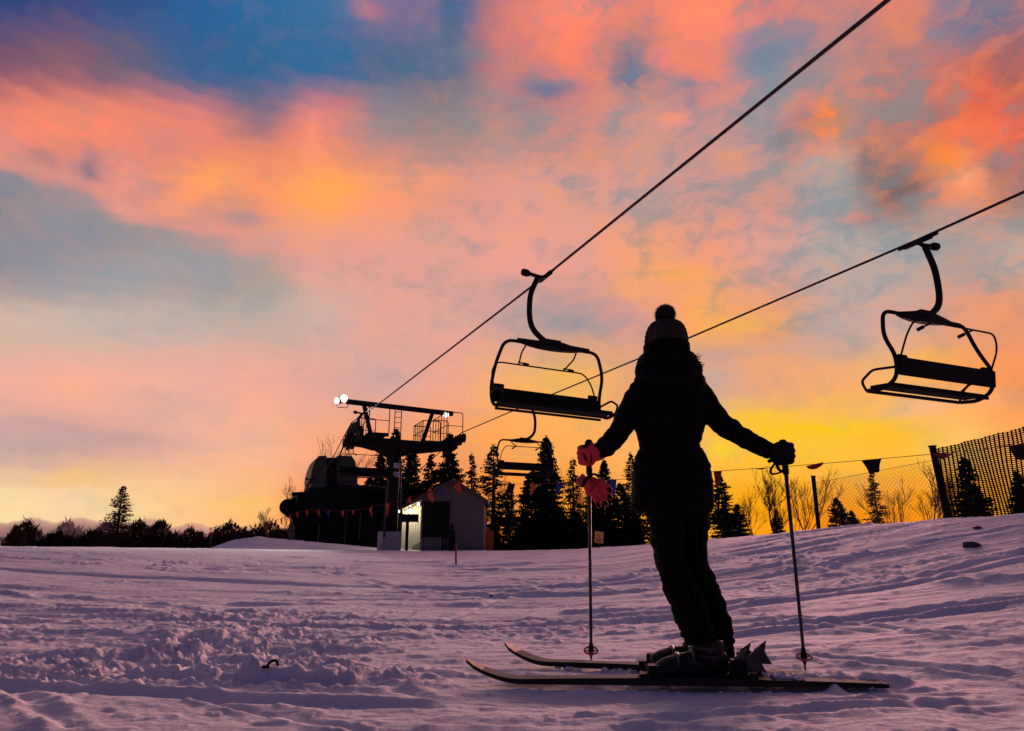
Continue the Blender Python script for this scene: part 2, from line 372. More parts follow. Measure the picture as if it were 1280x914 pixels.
def make_chair(side=1):
    """origin on the rope; x across, +y the way the seat faces; the hanger bows to side"""
    root = empty('lift_chair', (0, 0, 0))
    s = side
    g = MB(); g.bar((0, -.22, -.01), (0, .22, -.01), .05, .06); g.bar((0, -.32, -.004), (0, -.2, -.006), .03, .035); g.bar((0, .2, -.006), (0, .32, -.004), .03, .035)
    g.tube([(0, 0, -.02), (s*.10, 0, -.04), (s*.30, 0, -.02)], .032, 10)
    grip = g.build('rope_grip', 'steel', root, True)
    g = MB(); g.tube([(s*.30, 0, -.02), (s*.34, 0, -.018), (s*.42, 0, -.01), (s*.44, 0, -.01)], [.045, .062, .062, .05], 12); g.build('spring_housing', 'steel', grip, True)
    h = MB(); path = spline([(s*.14, 0, -.04), (s*.19, 0, -.16), (s*.27, 0, -.38), (s*.29, 0, -.62), (s*.27, 0, -.86), (s*.19, 0, -1.02), (s*.02, 0, -1.15), (s*-.14, 0, -1.21)], 5)
    h.tube(path, .047, 10); h.build('hanger_arm', 'steel', root, True)
    # top yoke
    ox = -.14*s; T = -1.24
    y = MB()
    y.add(*loft_y([(ox-.55, .035, .02, T), (ox-.38, .07, .04, T), (ox-.2, .09, .06, T+.01), (ox, .11, .07, T+.02), (ox+.2, .09, .06, T+.01), (ox+.38, .07, .04, T), (ox+.55, .035, .02, T)]))
    y.box((ox+.0, 0, T+.07), (.26, .12, .07)); y.bar((ox-.66, .06, T+.02), (ox-.3, .06, T+.03), .03); y.bar((ox+.66, .06, T+.02), (ox+.3, .06, T+.03), .03)
    y.build('yoke', 'steel', root, True)
    for sx in (-1, 1):
        f = MB(); W = .98
        f.tube(rnd([(ox+sx*.3, 0, T), (ox+sx*(W-.13), 0, T+.0), (ox+sx*(W+.0), -.05, T-.40), (ox+sx*(W+.01), -.20, T-.74), (ox+sx*W, -.16, T-1.02), (ox+sx*W, .06, T-1.13), (ox+sx*W, .32, T-1.10)], .15, 6), .028, 9)
        f.build('side_frame', 'steel', root, True)
        a = MB(); a.tube(rnd([(ox+sx*(W+.02), -.19, T-.88), (ox+sx*(W+.04), .16, T-.84), (ox+sx*(W+.04), .36, T-.96), (ox+sx*(W-.0), .33, T-1.10)], .06, 4), .018, 8)
        a.build('armrest', 'steel', root, True)
    b = MB()
    b.box((ox, -.215, T-.87), (1.96, .05, .25), Matrix.Rotation(math.radians(8), 3, 'X')); b.box((ox-.86, -.185, T-.73), (.18, .06, .07)); b.box((ox+.86, -.185, T-.73), (.18, .06, .07))
    o = b.build('backrest', 'pad', root); bev(o, .025)
    b = MB(); b.box((ox, .10, T-1.07), (1.96, .36, .045), Matrix.Rotation(math.radians(4), 3, 'X')); o = b.build('seat', 'pad', root); bev(o, .03)
    b = MB(); b.bar((ox-.95, .32, T-1.105), (ox+.95, .32, T-1.105), .04)
    b.bar((ox-.95, -.09, T-1.125), (ox+.95, -.09, T-1.125), .035)
    b.tube([(ox+.45, -.17, T-.98), (ox+.47, -.02, T-1.1)], .015, 6); b.build('seat_rail', 'steel', root)
    # restraint bar, swung up behind the backrest
    r = MB(); r.tube(rnd([(ox-.93, -.22, T-.74), (ox-.93, -.36, T-.46), (ox-.82, -.42, T-.26), (ox+.82, -.42, T-.26), (ox+.93, -.36, T-.46), (ox+.93, -.22, T-.74)], .12, 4), .0135, 7)
    for sx in (-.42, .42): r.tube(rnd([(ox+sx*1.1, -.02, T-.02), (ox+sx*1.15, -.16, T-.12), (ox+sx, -.42, T-.26)], .05, 3), .015, 6)
    bar = r.build('restraint_bar', 'steel', root, True)
    for sx in (-.42, .42):
        q = MB(); q.tube([(ox+sx+.03, -.36, T-.235), (ox+sx-.06, -.24, T-.29)], .014, 6); q.tube([(ox+sx-.035, -.28, T-.275), (ox+sx-.085, -.21, T-.31)], .026, 8); q.build('footrest', 'steel', bar, True)
    return root
def loft_y(secs):
    vs = []; fs = []
    for (x, hy, hz, z) in secs: vs += [(x, -hy, z-hz), (x, hy, z-hz), (x, hy*.7, z+hz), (x, -hy*.7, z+hz)]
    n = len(secs)
    for i in range(n-1):
        for j in range(4): a = i*4+j; b = i*4+(j+1) % 4; fs.append((a, b, b+4, a+4))
    fs += [(3, 2, 1, 0), tuple((n-1)*4+j for j in range(4))]; return vs, fs
def bev(o, w, seg=3):
    m = o.modifiers.new('bevel', 'BEVEL'); m.width = w; m.segments = seg; m.limit_method = 'ANGLE'
GC = 'chairs of the chairlift'
chair0 = make_chair(1)
rzB = math.atan2(-D[0], D[1]); rzA = rzB+math.pi
def put(root, loc, rz, label, sway=0.):
    root.location = loc; root.rotation_euler = (0, sway, rz); tag(root, label, 'chairlift seat', GC); return root
put(chair0, on_line(1147, 302, OB), rzB, 'large empty lift chair seen from behind, hanging right of the skier above the netting')
put(copy_tree(chair0), on_line(682, 345, OA), rzA, 'empty lift chair facing the camera, hanging between the tower and the skier', math.radians(-1.5))
put(copy_tree(chair0), on_line(659, 506, OB), rzB, 'small empty lift chair hanging low in front of the tall spruces beside the hut')
put(copy_tree(chair0), on_line(457, 516, OA), rzA, 'empty lift chair hanging right against the lift tower, under its left arm')
_c = copy_tree(chair0); put(_c, Vector(D*37.2+N*(OA-.15))+Vector((0, 0, P(376, 601, 37).z)), rzA, 'empty lift chair at the left edge of the dark drive station')

# ------------------------------------------------------------------ lift tower
def frame_px(C, px, py, off=0.):         # local (x, y, z) in the lift frame at C, of the photo place on the plane across the line
    r = ray(px, py); Cd = float(np.dot(np.array(C), D))+off; s = Cd/float(r@D); p = r*s
    return Vector((float(p@N)-float(np.dot(np.array(C), N)), off, H+p[2]-C[2]))
tow = empty('lift_tower', TC, rzB, 'dark steel lift tower with railed platforms and lit floodlights on a pale block', 'lift tower')
TP = lambda px, py, off=0.: frame_px(TC, px, py, off)
ax = TP(488, 640).x
ztop = TP(490, 566).z
g = MB(); g.box((ax, 0, .30), (.78, .78, .92)); o = g.build('footing', 'concrete', tow); bev(o, .03)
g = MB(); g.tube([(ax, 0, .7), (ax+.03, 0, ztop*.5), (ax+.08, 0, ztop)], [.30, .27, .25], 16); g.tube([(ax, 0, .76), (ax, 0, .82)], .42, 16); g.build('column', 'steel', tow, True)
zc = TP(490, 562).z
xa = TP(441, 550).x; xb = TP(560, 556).x
g = MB()
for sy in (-.14, .14):
    g.prism([(xa, sy-.02, zc+.42), (xb, sy-.02, zc+.33), (xb, sy-.02, zc+.12), (ax+.75, sy-.02, zc-.12), (ax+.3, sy-.02, zc-.30), (ax-.3, sy-.02, zc-.30), (ax-.8, sy-.02, zc-.05), (xa, sy-.02, zc+.16)], (0, .04, 0))
g.prism([(xa, -.2, zc+.45), (xb, -.2, zc+.36), (xb, -.2, zc+.33), (xa, -.2, zc+.42)], (0, .4, 0))
g.prism([(xa, -.2, zc+.16), (ax-.8, -.2, zc-.05), (ax-.8, -.2, zc-.08), (xa, -.2, zc+.13)], (0, .4, 0))
g.prism([(ax+.75, -.2, zc-.12), (xb, -.2, zc+.12), (xb, -.2, zc+.09), (ax+.75, -.2, zc-.15)], (0, .4, 0))
g.build('crossarm', 'steel', tow)
# gantry beam with its two struts
gl, gr_ = TP(433, 502), TP(566, 517.5)
g = MB(); g.bar(gl, gr_, .2, .19); o = g.build('gantry_beam', 'steel', tow); bev(o, .015)
for a, b in (((455, 506), (464, 546)), ((541, 515), (527, 556))):
    g = MB(); g.bar(TP(*a), TP(*b), .13, .15); g.build('gantry_strut', 'steel', tow)
# sheave trains along both ropes
def sheaves(sx, zrope, slope0, slope1, inner, L=1.5):
    g = MB(); k = 8; pts = []
    for i in range(k):
        yy = -L+2*L*i/(k-1); zz = zrope+(-slope0*yy if yy < 0 else -slope1*yy)-.22; pts.append((yy, zz))
    rt = g.build('sheave_train', 'steel', tow) if False else None
    for i in range(0, k, 2):
        g.prism([(sx-.07, pts[i][0]-.05, pts[i][1]-.10), (sx-.07, pts[i+1][0]+.05, pts[i+1][1]-.10), (sx-.07, pts[i+1][0]+.05, pts[i+1][1]+.06), (sx-.07, pts[i][0]-.05, pts[i][1]+.06)], (.14, 0, 0))
    g.bar((sx+inner*.13, pts[0][0], pts[0][1]-.16), (sx+inner*.13, pts[3][0], pts[3][1]-.10), .12, .3)
    g.bar((sx+inner*.13, pts[4][0], pts[4][1]-.10), (sx+inner*.13, pts[7][0], pts[7][1]-.16), .12, .3)
    g.bar((sx+inner*.22, pts[1][0], pts[1][1]-.25), (sx+inner*.22, pts[6][0], pts[6][1]-.25), .14, .34)
    o = g.build('sheave_train', 'steel', tow)
    for (yy, zz) in pts:
        w = MB(); w.tube([(sx-.045, yy, zz), (sx-.03, yy, zz), (sx+.03, yy, zz), (sx+.045, yy, zz)], [.2, .185, .185, .2], 18); w.build('sheave', 'pad', o)
sheaves(sheA.x*N[0]*0+float(OA-(OA+OB)/2), sheA.z-TC.z, -.10, .28, 1)
sheaves(float(OB-(OA+OB)/2)-.12, sheB.z-TC.z, -.05, .22, -1, 1.15)
# service platforms with hand rails
def platform(x0, x1, z, hts, y0=-1.5, y1=1.5):
    g = MB(); g.box(((x0+x1)/2, (y0+y1)/2, z), (x1-x0, y1-y0, .06))
    for yy in (y0, 0, y1): g.box(((x0+x1)/2, yy, z-.07), (x1-x0, .06, .09))
    pl = g.build('service_platform', 'steel', tow)
    r = MB()
    for yy in np.linspace(y0, y1, 6): r.tube([(x0, yy, z), (x0, yy, z+hts)], .017, 6)
    for q in (.5, 1.): r.tube([(x0, y0, z+hts*q), (x0, y1, z+hts*q)], .017, 6)
    for yy in (y0, y1):
        r.tube(rnd([(x0, yy, z), (x0, yy, z+hts), (x1, yy, z+hts), (x1, yy, z)], .1, 4), .02, 6); r.tube([(x0, yy, z+hts*.5), (x1, yy, z+hts*.5)], .016, 6)
    r.build('hand_rail', 'steel', pl, True)
xA = OA-(OA+OB)/2; xB = -xA
platform(xA+.45, xA+1.25, zc+.42, 1.05, -1.3, 1.3)
platform(xB-1.75, xB-1.0, zc+.33, .85, -.7, .7)
platform(xB-.75, xB-.05, zc+.45, 1.15, -.8, 1.2)
g = MB()
a, b, c, d = TP(492, 555), TP(494, 513), TP(500.5, 555), TP(502, 513.5)
g.tube([a, b], .02, 6); g.tube([c, d], .02, 6)
for i in range(1, 7): g.tube([a.lerp(b, i/6.3), c.lerp(d, i/6.3)], .014, 5)
g.build('gantry_ladder', 'steel', tow, True)
g = MB(); a = TP(480, 672, -.4); b = TP(487, 575, -.35); g.tube([a, b], .04, 8)
a = TP(500.5, 676, -.3); b = TP(501, 566, -.28); g.tube([a, b], .03, 8)
for i in range(14):
    z_ = .9+i*.26; g.tube([(ax+.3, -.28, z_), (ax+.44, -.28, z_)], .012, 5)
g.build('cable_conduit', 'steel_grey', tow, True)
for (px, py) in ((495.5, 582), (495.5, 593)):
    p = TP(px, py, -.33); g = MB(); g.box(p, (.2, .02, .2)); pl = g.build('number_plate', 'white_plate', tow)
    g = MB(); g.box(p+Vector((0, -.014, .05)), (.09, .006, .02)); g.box(p+Vector((0, -.014, -.05)), (.09, .006, .02)); g.box(p+Vector((.04, -.014, 0)), (.02, .006, .11)); g.box(p+Vector((-.04, -.014, -.025)), (.02, .006, .05)); g.build('numeral', 'pad', pl)
def floodlight(p, aim, r):
    d = Vector(aim).normalized(); g = MB(); g.tube([p-d*.34, p-d*.28, p-d*.05, p], [.06, .11, r, r*1.05], 16); fl = g.build('floodlight', 'steel', tow, True)
    g = MB(); g.tube([p+d*.005, p+d*.02], r*.97, 16); g.build('lamp_lens', 'lamp_glow', fl, True)
floodlight(TP(429.5, 498, -.2), (.15, -1, -.35), .17); floodlight(TP(421.5, 501, -.15), (-.85, -.6, -.2), .14)
floodlight(TP(557.5, 518.5, -.2), (0, -.9, -.5), .13)
g = MB(); p = TP(428, 505, -.1); g.tube(rnd([p+Vector((-.25, 0, .1)), p+Vector((-.2, 0, -.15)), p+Vector((.2, 0, -.15)), p+Vector((.25, 0, .1))], .05), .015, 5); g.bar(gl, TP(423, 501), .06); g.build('lamp_bracket', 'steel', tow, True)
def spot(loc, target, energy, size, blend=.6, rad=.2, col=(1, .86, .72)):
    l = bpy.data.lights.new('floodlight_beam', 'SPOT'); l.energy = energy; l.spot_size = size; l.spot_blend = blend; l.shadow_soft_size = rad; l.color = col
    o = bpy.data.objects.new('floodlight_beam', l); COL.objects.link(o); o.location = loc
    o.rotation_euler = (Vector(target)-Vector(loc)).to_track_quat('-Z', 'Y').to_euler(); return o
lp = P(429, 497.5, 27.2)
spot(lp, (-3.6, 13.5, .2), 20000, math.radians(36), 1.); spot(P(421, 501, 27.2), (-9, 21, .5), 2200, math.radians(70), 1.)

# ------------------------------------------------------------------ drive station
SC = Vector((D*39.5+N*(OA+OB)/2)); SC.z = gflat(SC.x, SC.y)
SP_ = lambda px, py, off=0.: frame_px(SC, px, py, off)
st = empty('drive_station', SC, rzB, 'dark lift drive station with a rounded olive hood, left of the lift tower', 'lift station')
def ring(pts, y0, y1): return [(p.x, y0, p.z) for p in pts], (0, y1-y0, 0)
for (x0, x1) in ((384, 403.5), (416, 442)):
    if x0 < 400: pr = [(384, 607), (383.5, 601), (386, 589), (390, 579), (394, 574), (403.5, 573.5), (403.5, 607)]
    else: pr = [(416, 573.5), (434, 574), (438, 580), (440.5, 592), (441, 607), (416, 607)]
    g = MB(); g.prism(*ring([SP_(*q) for q in pr], -1.5, 1.2)); o = g.build('hood', 'olive', st); bev(o, .06)
g = MB(); g.prism(*ring([SP_(*q) for q in ((403.5, 576), (416, 576), (416, 612), (403.5, 612))], -1.42, 1.1)); g.build('hood_panel', 'pad', st)
for q in (((384, 607.3), (403, 607.3), (403, 612), (383, 612)), ((416.5, 607.3), (441, 607.3), (444, 613), (416.5, 612))):
    g = MB(); g.prism(*ring([SP_(*k) for k in q], -1.56, 1.2)); g.build('hood_skirt', 'olive_pale', st)
a = SP_(381, 612); b = SP_(446, 612)
g = MB(); g.prism(*ring([SP_(*q) for q in ((383, 612.5), (446, 613), (452, 641), (368, 644))], -1.7, 1.7)); g.build('drive_frame', 'pad', st)
zb = bwz-SC.z
w = MB(); n = 40; R_ = RW
w.tube([(R_*math.cos(2*math.pi*i/n), R_*math.sin(2*math.pi*i/n), zb) for i in range(n+1)], .11, 8, False)
for i in range(8): w.bar((0, 0, zb), (R_*math.cos(math.pi*i/4+.2), R_*math.sin(math.pi*i/4+.2), zb), .09, .12)
w.tube([(0, 0, zb-.3), (0, 0, zb+.3)], .35, 16); w.build('bullwheel', 'steel', st, True)
def spx(px, py, off=0): return SP_(px, py, off)
for (px0, px1, y0, y1, offa, offb, mt) in ((368, 384, 621, 651, -1.6, 1.6, 'pad'), (449, 474, 622, 640, -1.2, 1.2, 'pad'), (408, 420, 624, 684, -.5, .5, 'olive')):
    g = MB(); g.prism(*ring([spx(px0, y0), spx(px1, y0), spx(px1, y1), spx(px0, y1)], offa, offb)); g.build('support_column' if mt == 'olive' else 'steel_housing', mt, st)
g = MB()
g.tube([spx(359, 634, -.8)+Vector((-.0, -.25, 0)), spx(359, 634, .8)], [.42, .42], 18)
g.tube([spx(363, 640, -.8), spx(363, 640, .8)], [.32, .32], 14); g.build('deflection_sheave', 'pad', st, True)
g = MB(); g.bar(spx(365, 618), spx(392, 616.5), .18, .2); g.bar(spx(367, 620), spx(367, 628), .1, .1); g.bar(spx(373, 619), spx(373, 630), .08, .08); g.build('guide_arm', 'steel', st)
# engine room below
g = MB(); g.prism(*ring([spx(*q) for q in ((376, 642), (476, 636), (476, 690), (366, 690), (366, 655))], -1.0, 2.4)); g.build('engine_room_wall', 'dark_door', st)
g = MB(); g.prism(*ring([spx(*q) for q in ((372, 640), (478, 633), (478, 636), (372, 643))], -1.3, 2.6)); g.build('engine_room_roof', 'pad', st)
for (px, py, w_, h_) in ((399, 655, .10, 2.4), (432, 655, .05, 2.2), (450, 652, .06, 2.)):
    g = MB(); p = spx(px, py, -1.08); g.box(p, (w_, .05, h_)); g.build('corner_post', 'olive_pale', st)
g = MB(); g.prism([spx(413, 640, -1.08), spx(421, 640, -1.08), spx(427, 626, -1.08), spx(415, 626, -1.08)], (0, .05, 0)); g.build('gusset_plate', 'olive_pale', st)
r = MB()
for px in (360, 372, 384, 396): r.tube([spx(px, 664, -2.), spx(px, 682, -2.)], .02, 6)
r.tube([spx(357, 664, -2.), spx(400, 664, -2.)], .02, 6); r.tube([spx(357, 672, -2.), spx(400, 672, -2.)], .015, 6); r.build('platform_rail', 'steel', st, True)

# ------------------------------------------------------------------ hut
hut = empty('lift_hut', P(566, 686, 30.5), 0, 'small pale gabled hut with dark shuttered opening and lit side porch', 'hut')
hl = hut.location
def HP(px, py, Y=30.): return P(px, py, Y)-hl
Yf, Yb = 30., 33.4
zb_ = HP(566, 692, Yf).z
g = MB(); g.prism([HP(527, 692, Yf), HP(605, 692, Yf), HP(605, 626.5, Yf), HP(568, 604.5, Yf), HP(527, 624, Yf)], (0, Yb-Yf, 0)); g.build('front_wall', 'wall', hut)
e1, e2, rdg = HP(500, 636, Yf), HP(610.5, 629, Yf), HP(568, 602.5, Yf)
for nm, a, b in (('left', e1, rdg), ('right', rdg, e2)):
    g = MB(); g.prism([a+Vector((0, -.3, 0)), b+Vector((0, -.3, 0)), b+Vector((0, -.3, .07)), a+Vector((0, -.3, .07))], (0, Yb-Yf+.7, 0)); rf = g.build('roof', 'trim', hut)
    g = MB(); g.prism([a+Vector((0, -.34, -.10)), b+Vector((0, -.34, -.10)), b+Vector((0, -.34, .08)), a+Vector((0, -.34, .08))], (0, .035, 0)); g.build('fascia', 'trim', rf)
    g = MB(); g.prism([a+Vector((.03, -.25, .072)), b+Vector((0, -.25, .072)), b+Vector((0, -.25, .12)), a+Vector((.03, -.25, .10))], (0, Yb-Yf+.5, 0)); g.build('roof_snow', 'concrete', rf)
g = MB(); a = HP(530, 627, Yf); b = HP(561, 672, Yf); g.box(((a.x+b.x)/2, a.y-.02, (a.z+b.z)/2), (b.x-a.x, .05, a.z-b.z)); dr = g.build('shutter', 'dark_door', hut)
g = MB()
for q in range(1, 6): g.box((a.x+(b.x-a.x)*q/6, a.y-.05, (a.z+b.z)/2), (.012, .015, (a.z-b.z)*.98))
g.build('shutter_batten', 'pad', dr)
for x_ in (a.x-.03, b.x+.03):
    g = MB(); g.box((x_, a.y-.03, (a.z+b.z)/2), (.06, .08, a.z-b.z+.14)); g.build('frame_post', 'trim', dr)
g = MB(); a = HP(527.5, 640, Yf); g.box((a.x+.02, a.y-.035, (zb_+HP(527,626,Yf).z)/2), (.09, .06, HP(527,626,Yf).z-zb_)); g.build('corner_board', 'wall', hut)
# side porch wall of upright boards, lit by bulbs
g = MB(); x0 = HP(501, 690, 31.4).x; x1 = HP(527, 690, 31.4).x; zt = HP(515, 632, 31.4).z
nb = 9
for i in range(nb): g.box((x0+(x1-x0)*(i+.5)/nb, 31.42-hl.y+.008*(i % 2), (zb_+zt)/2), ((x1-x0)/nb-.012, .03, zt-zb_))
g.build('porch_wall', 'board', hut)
g = MB(); g.box((x0-.02, Yf+.1-hl.y, (zb_+zt)/2), (.08, .08, zt-zb_)); g.build('porch_post', 'trim', hut)
g = MB(); g.prism([HP(515, 684, 31.3), HP(527, 676, 31.3), HP(527, 692, 31.3), HP(515, 692, 31.3)], (0, .06, 0)); g.build('porch_panel', 'wall', hut)
for (px, py) in ((499.5, 639), (512, 630.5), (510.5, 638.5), (515, 639), (523, 630)):
    p = HP(px, py, 30.6); g = MB(); g.ell(p, (.065, .065, .075), None, 10, 8); bl = g.build('porch_bulb', 'bulb_glow', hut, True)
    g = MB(); g.tube([p+Vector((0, 0, .06)), p+Vector((0, 0, .14))], .03, 8); g.tube([p+Vector((0, 0, .14)), p+Vector((0, 0, .35))], .006, 5); g.build('bulb_socket', 'pad', bl, True)
l = bpy.data.lights.new('porch_light', 'POINT'); l.energy = 42; l.shadow_soft_size = .12; l.color = (1, .9, .62); o = bpy.data.objects.new('porch_light', l); COL.objects.link(o); o.location = P(512, 640, 30.8)

bx = empty('control_panel', P(509, 686, 29.6), 0, 'black control box on a short post under the bulbs beside the hut', 'control box')
q = bx.location
g = MB(); a = P(500, 651, 29.6)-q; b = P(523, 643, 29.6)-q; g.box(((a.x+b.x)/2, 0, (a.z+b.z)/2), (b.x-a.x, .3, b.z-a.z)); o = g.build('box_body', 'pad', bx); bev(o, .03)
g = MB(); g.box(((a.x+b.x)/2, -.02, a.z-.03), (b.x-a.x+.02, .36, .04)); g.build('shelf', 'steel_grey', bx)
g = MB(); c_ = P(509.5, 650, 29.6)-q; g.tube([(c_.x, 0, a.z-.05), (c_.x, 0, -.3)], .07, 10); g.build('post', 'steel', bx, True)
sk = empty('ski_rack', P(566, 690, 29.2), 0, 'dark skis leaning upright beside the shuttered opening of the hut', 'skis')
for k, (px, py) in enumerate(((565, 658), (562.5, 662), (567.5, 665))):
    t = P(px, py, 29.4)-sk.location; g = MB(); g.bar((t.x, -.15, -.25), (t.x+.02, .1, t.z), .10, .03); g.tube([(t.x+.02, .1, t.z), (t.x+.02, .03, t.z+.12)], [.05, .015], 6, flat=.4); g.build('ski', 'ski_base', sk)
for (px, py) in ((553.5, 672), (557.5, 672)):
    b_ = P(px, 690, 29.5); g = MB(); t = P(px, py, 29.5); g.tube([b_-b_+Vector((0, 0, -.2)), t-b_], .04, 8); g.ell(t-b_, (.05, .05, .04), None, 8, 6)
    o = g.build('bollard', 'pad', None, True); o.location = b_; tag(o, 'short dark post standing in the snow before the hut shutter', 'post', 'short posts before the hut')

# ------------------------------------------------------------------ stakes, signs, small things on the snow
def stake(px, pyb, pyt, Y, r, m, label, name='marker_stake', cat='stake', lean=0.):
    b = P(px, pyb, Y); b.z = GZ(b.x, b.y)-.05; t = P(px+lean, pyt, Y); g = MB(); L = t-b
    g.tube([(0, 0, 0), L*.5, L*.97, L], [r, r, r*.95, r*.4], 8); o = g.build(name, m, None, True); o.location = b; return tag(o, label, cat)
def ydepth(px, py, y0=2.2, y1=60):
    r = ray(px, py); ys = np.geomspace(y0, y1, 1500); x = r[0]/r[1]*ys; z = H+r[2]/r[1]*ys; gg = gz(x, ys); k = np.where(z <= gg)[0]
    return float(ys[k[0]]) if len(k) else y1
stake(570, 706, 679, ydepth(570, 706), .02, 'dark_red_cloth', 'thin dark red stake standing in the snow in front of the hut')
stake(85.5, 686, 664, 32, .02, 'bark', 'thin pole') if False else None
g = MB(); b_ = P(611.5, 689, 32); a = P(606.5, 689, 32)-b_; c_ = P(617, 664, 32)-b_; g.box(((a.x+c_.x)/2, 0, c_.z/2-.1), (c_.x-a.x, .05, c_.z+.2)); g.tube([(0, .06, -.3), (0, .06, c_.z+.05)], .03, 6)
o = g.build('marker_board', 'orange_plastic'); o.location = b_; tag(o, 'upright orange red marker board in the snow at the right of the hut', 'marker board')
sg = empty('warning_sign', P(748, 688, 21), 0, 'small orange warning sign on a thin post at the snow edge under the red glove', 'sign')
q = sg.location; a = P(743.5, 679, 21)-q; b = P(754, 664.5, 21)-q
g = MB(); g.box(((a.x+b.x)/2, 0, (a.z+b.z)/2), (b.x-a.x, .02, b.z-a.z), Matrix.Rotation(math.radians(6), 3, 'Y')); pl = g.build('sign_plate', 'sign_orange', sg)
g = MB()
for k, (w_, dz) in enumerate(((.08, .06), (.03, .02), (.15, -.05), (.12, -.085), (.14, -.12))): g.box(((a.x+b.x)/2, -.014, (a.z+b.z)/2+dz), (w_, .006, .016))
g.build('sign_lettering', 'trim', pl)
g = MB(); g.tube([((a.x+b.x)/2, .03, -.4), ((a.x+b.x)/2, .03, a.z+.1)], .02, 6); g.build('post', 'bark', sg, True)
Yl = ydepth(342, 836); p = P(342, 836, Yl); p.z = GZ(p.x, p.y)
g = MB(); g.tube(spline([(-.036, .01, -.014), (-.024, 0, .012), (-.008, 0, .025), (.010, 0, .024), (.018, 0, .004)], 5), .006, 8); g.ell((-.042, .01, -.004), (.026, .016, .010), None, 10, 6); o = g.build('broken_loop', 'pad', None, True); o.location = p; tag(o, 'small black plastic loop lying in the churned snow at the left', 'debris')
def stone(px, py, s, label, sd):
    Y = ydepth(px, py); p = P(px, py, Y); p.z = GZ(p.x, p.y)+s*.15
    g = MB(); g.ell((0, 0, 0), (s, s*.7, s*.45), None, 18, 12); o = g.build('clod', 'rock', None, True)
    for v in o.data.vertices: v.co *= 1+.45*mnoise.noise(v.co*(2.2/s)+Vector((sd, 0, 0)))
    o.location = p; tag(o, label, 'clod')
stone(1215, 684, .09, 'dark clod of earth lying on the snow slope below the netting', 3)
stone(1222, 661, .045, 'tiny dark clod on the snow just below the netting', 8)
stone(614, 745, .02, 'tiny dark speck of dirt on the open snow left of the skier', 5)
# ------------------------------------------------------------------ fences and bunting
def fence_post(pxb, pyb, pxt, pyt, Y, r, parent, name='fence_post'):
    b = P(pxb, pyb, Y); t = P(pxt, pyt, Y); t.x = (b.x+t.x)/2+0; t = P(pxt, pyt, Y)
    b.z -= .35; g = MB(); q = parent.location; g.tube([b-q, t-q], r, 10); g.tube([t-q, t-q+Vector((0, 0, .02))], r*1.25, 10); return g.build(name, 'pad', parent, True)
YP0, YP1 = 15.2, 12.9
F1 = empty('wire_fence', P(1022, 664, YP0), 0, 'thin chain link fence between the lone dark post and the net post', 'wire fence')
q = F1.location
fence_post(1023.5, 664, 1016.5, 596, YP0, .045, F1)
n_up = Vector((0, 0, 1))
c00, c10 = P(1024, 668, YP0), P(1184, 650, YP1); c01, c11 = P(1018.5, 604, YP0), P(1168, 575, YP1)
def S2(u, v): return c00.lerp(c10, u).lerp(c01.lerp(c11, u), v)
g = MB(); Lf = (c10-c00).length; cell = .085; nd = int(Lf/cell); Hf = (c01-c00).length/cell
k = -int(Hf)
while k < nd:
    for sg_ in (1, -1):
        if sg_ == 1: a0, b0, a1, b1 = k, 0, k+Hf, Hf
        else: a0, b0, a1, b1 = k, Hf, k+Hf, 0
        t0 = max(0, -a0/(a1-a0)); t1 = min(1, (nd-a0)/(a1-a0))
        if t1 > t0:
            pa = S2((a0+(a1-a0)*t0)/nd, (b0+(b1-b0)*t0)/Hf); pb = S2((a0+(a1-a0)*t1)/nd, (b0+(b1-b0)*t1)/Hf)
            g.tube([pa-q, pb-q], .0022, 3, False)
    k += 1
g.tube([c01-q, c11-q], .004, 4); g.build('wire_mesh', 'wire', F1)
F2 = empty('safety_netting', P(1185, 648, YP1), 0, 'black safety netting of thick upright bands behind the bunting at the right', 'netting')
q = F2.location
fence_post(1186.5, 650, 1165.5, 558.5, YP1, .06, F2, 'net_post')
d00 = P(1187, 650, YP1); d01 = P(1168, 563, YP1); d10 = P(1420, 640, 12.2); d11 = P(1390, 508, 12.2)
def S3(u, v): return d00.lerp(d10, u).lerp(d01.lerp(d11, u), v)
g = MB(); nv = 46; nh = 42
def wob(u, v): return Vector((0, .05*math.sin(u*17+v*3), .008*math.sin(u*40)+.006*math.sin(u*91+v*5)))
for i in range(nv+1):
    u = i/nv; pts = [S3(u, v)+wob(u, v)-q+Vector((.003*math.sin(v*9+i), 0, 0)) for v in np.linspace(0, 1.015, 14)]
    g.tube(pts, .0155+.003*random.random(), 4, flat=.5)
for j in range(nh+1):
    v = j/nh; pts = [S3(u, v)+wob(u, v)-q for u in np.linspace(0, 1, 62)]
    g.tube(pts, .0085 if j % 4 else .010, 4)
g.build('net', 'net', F2)

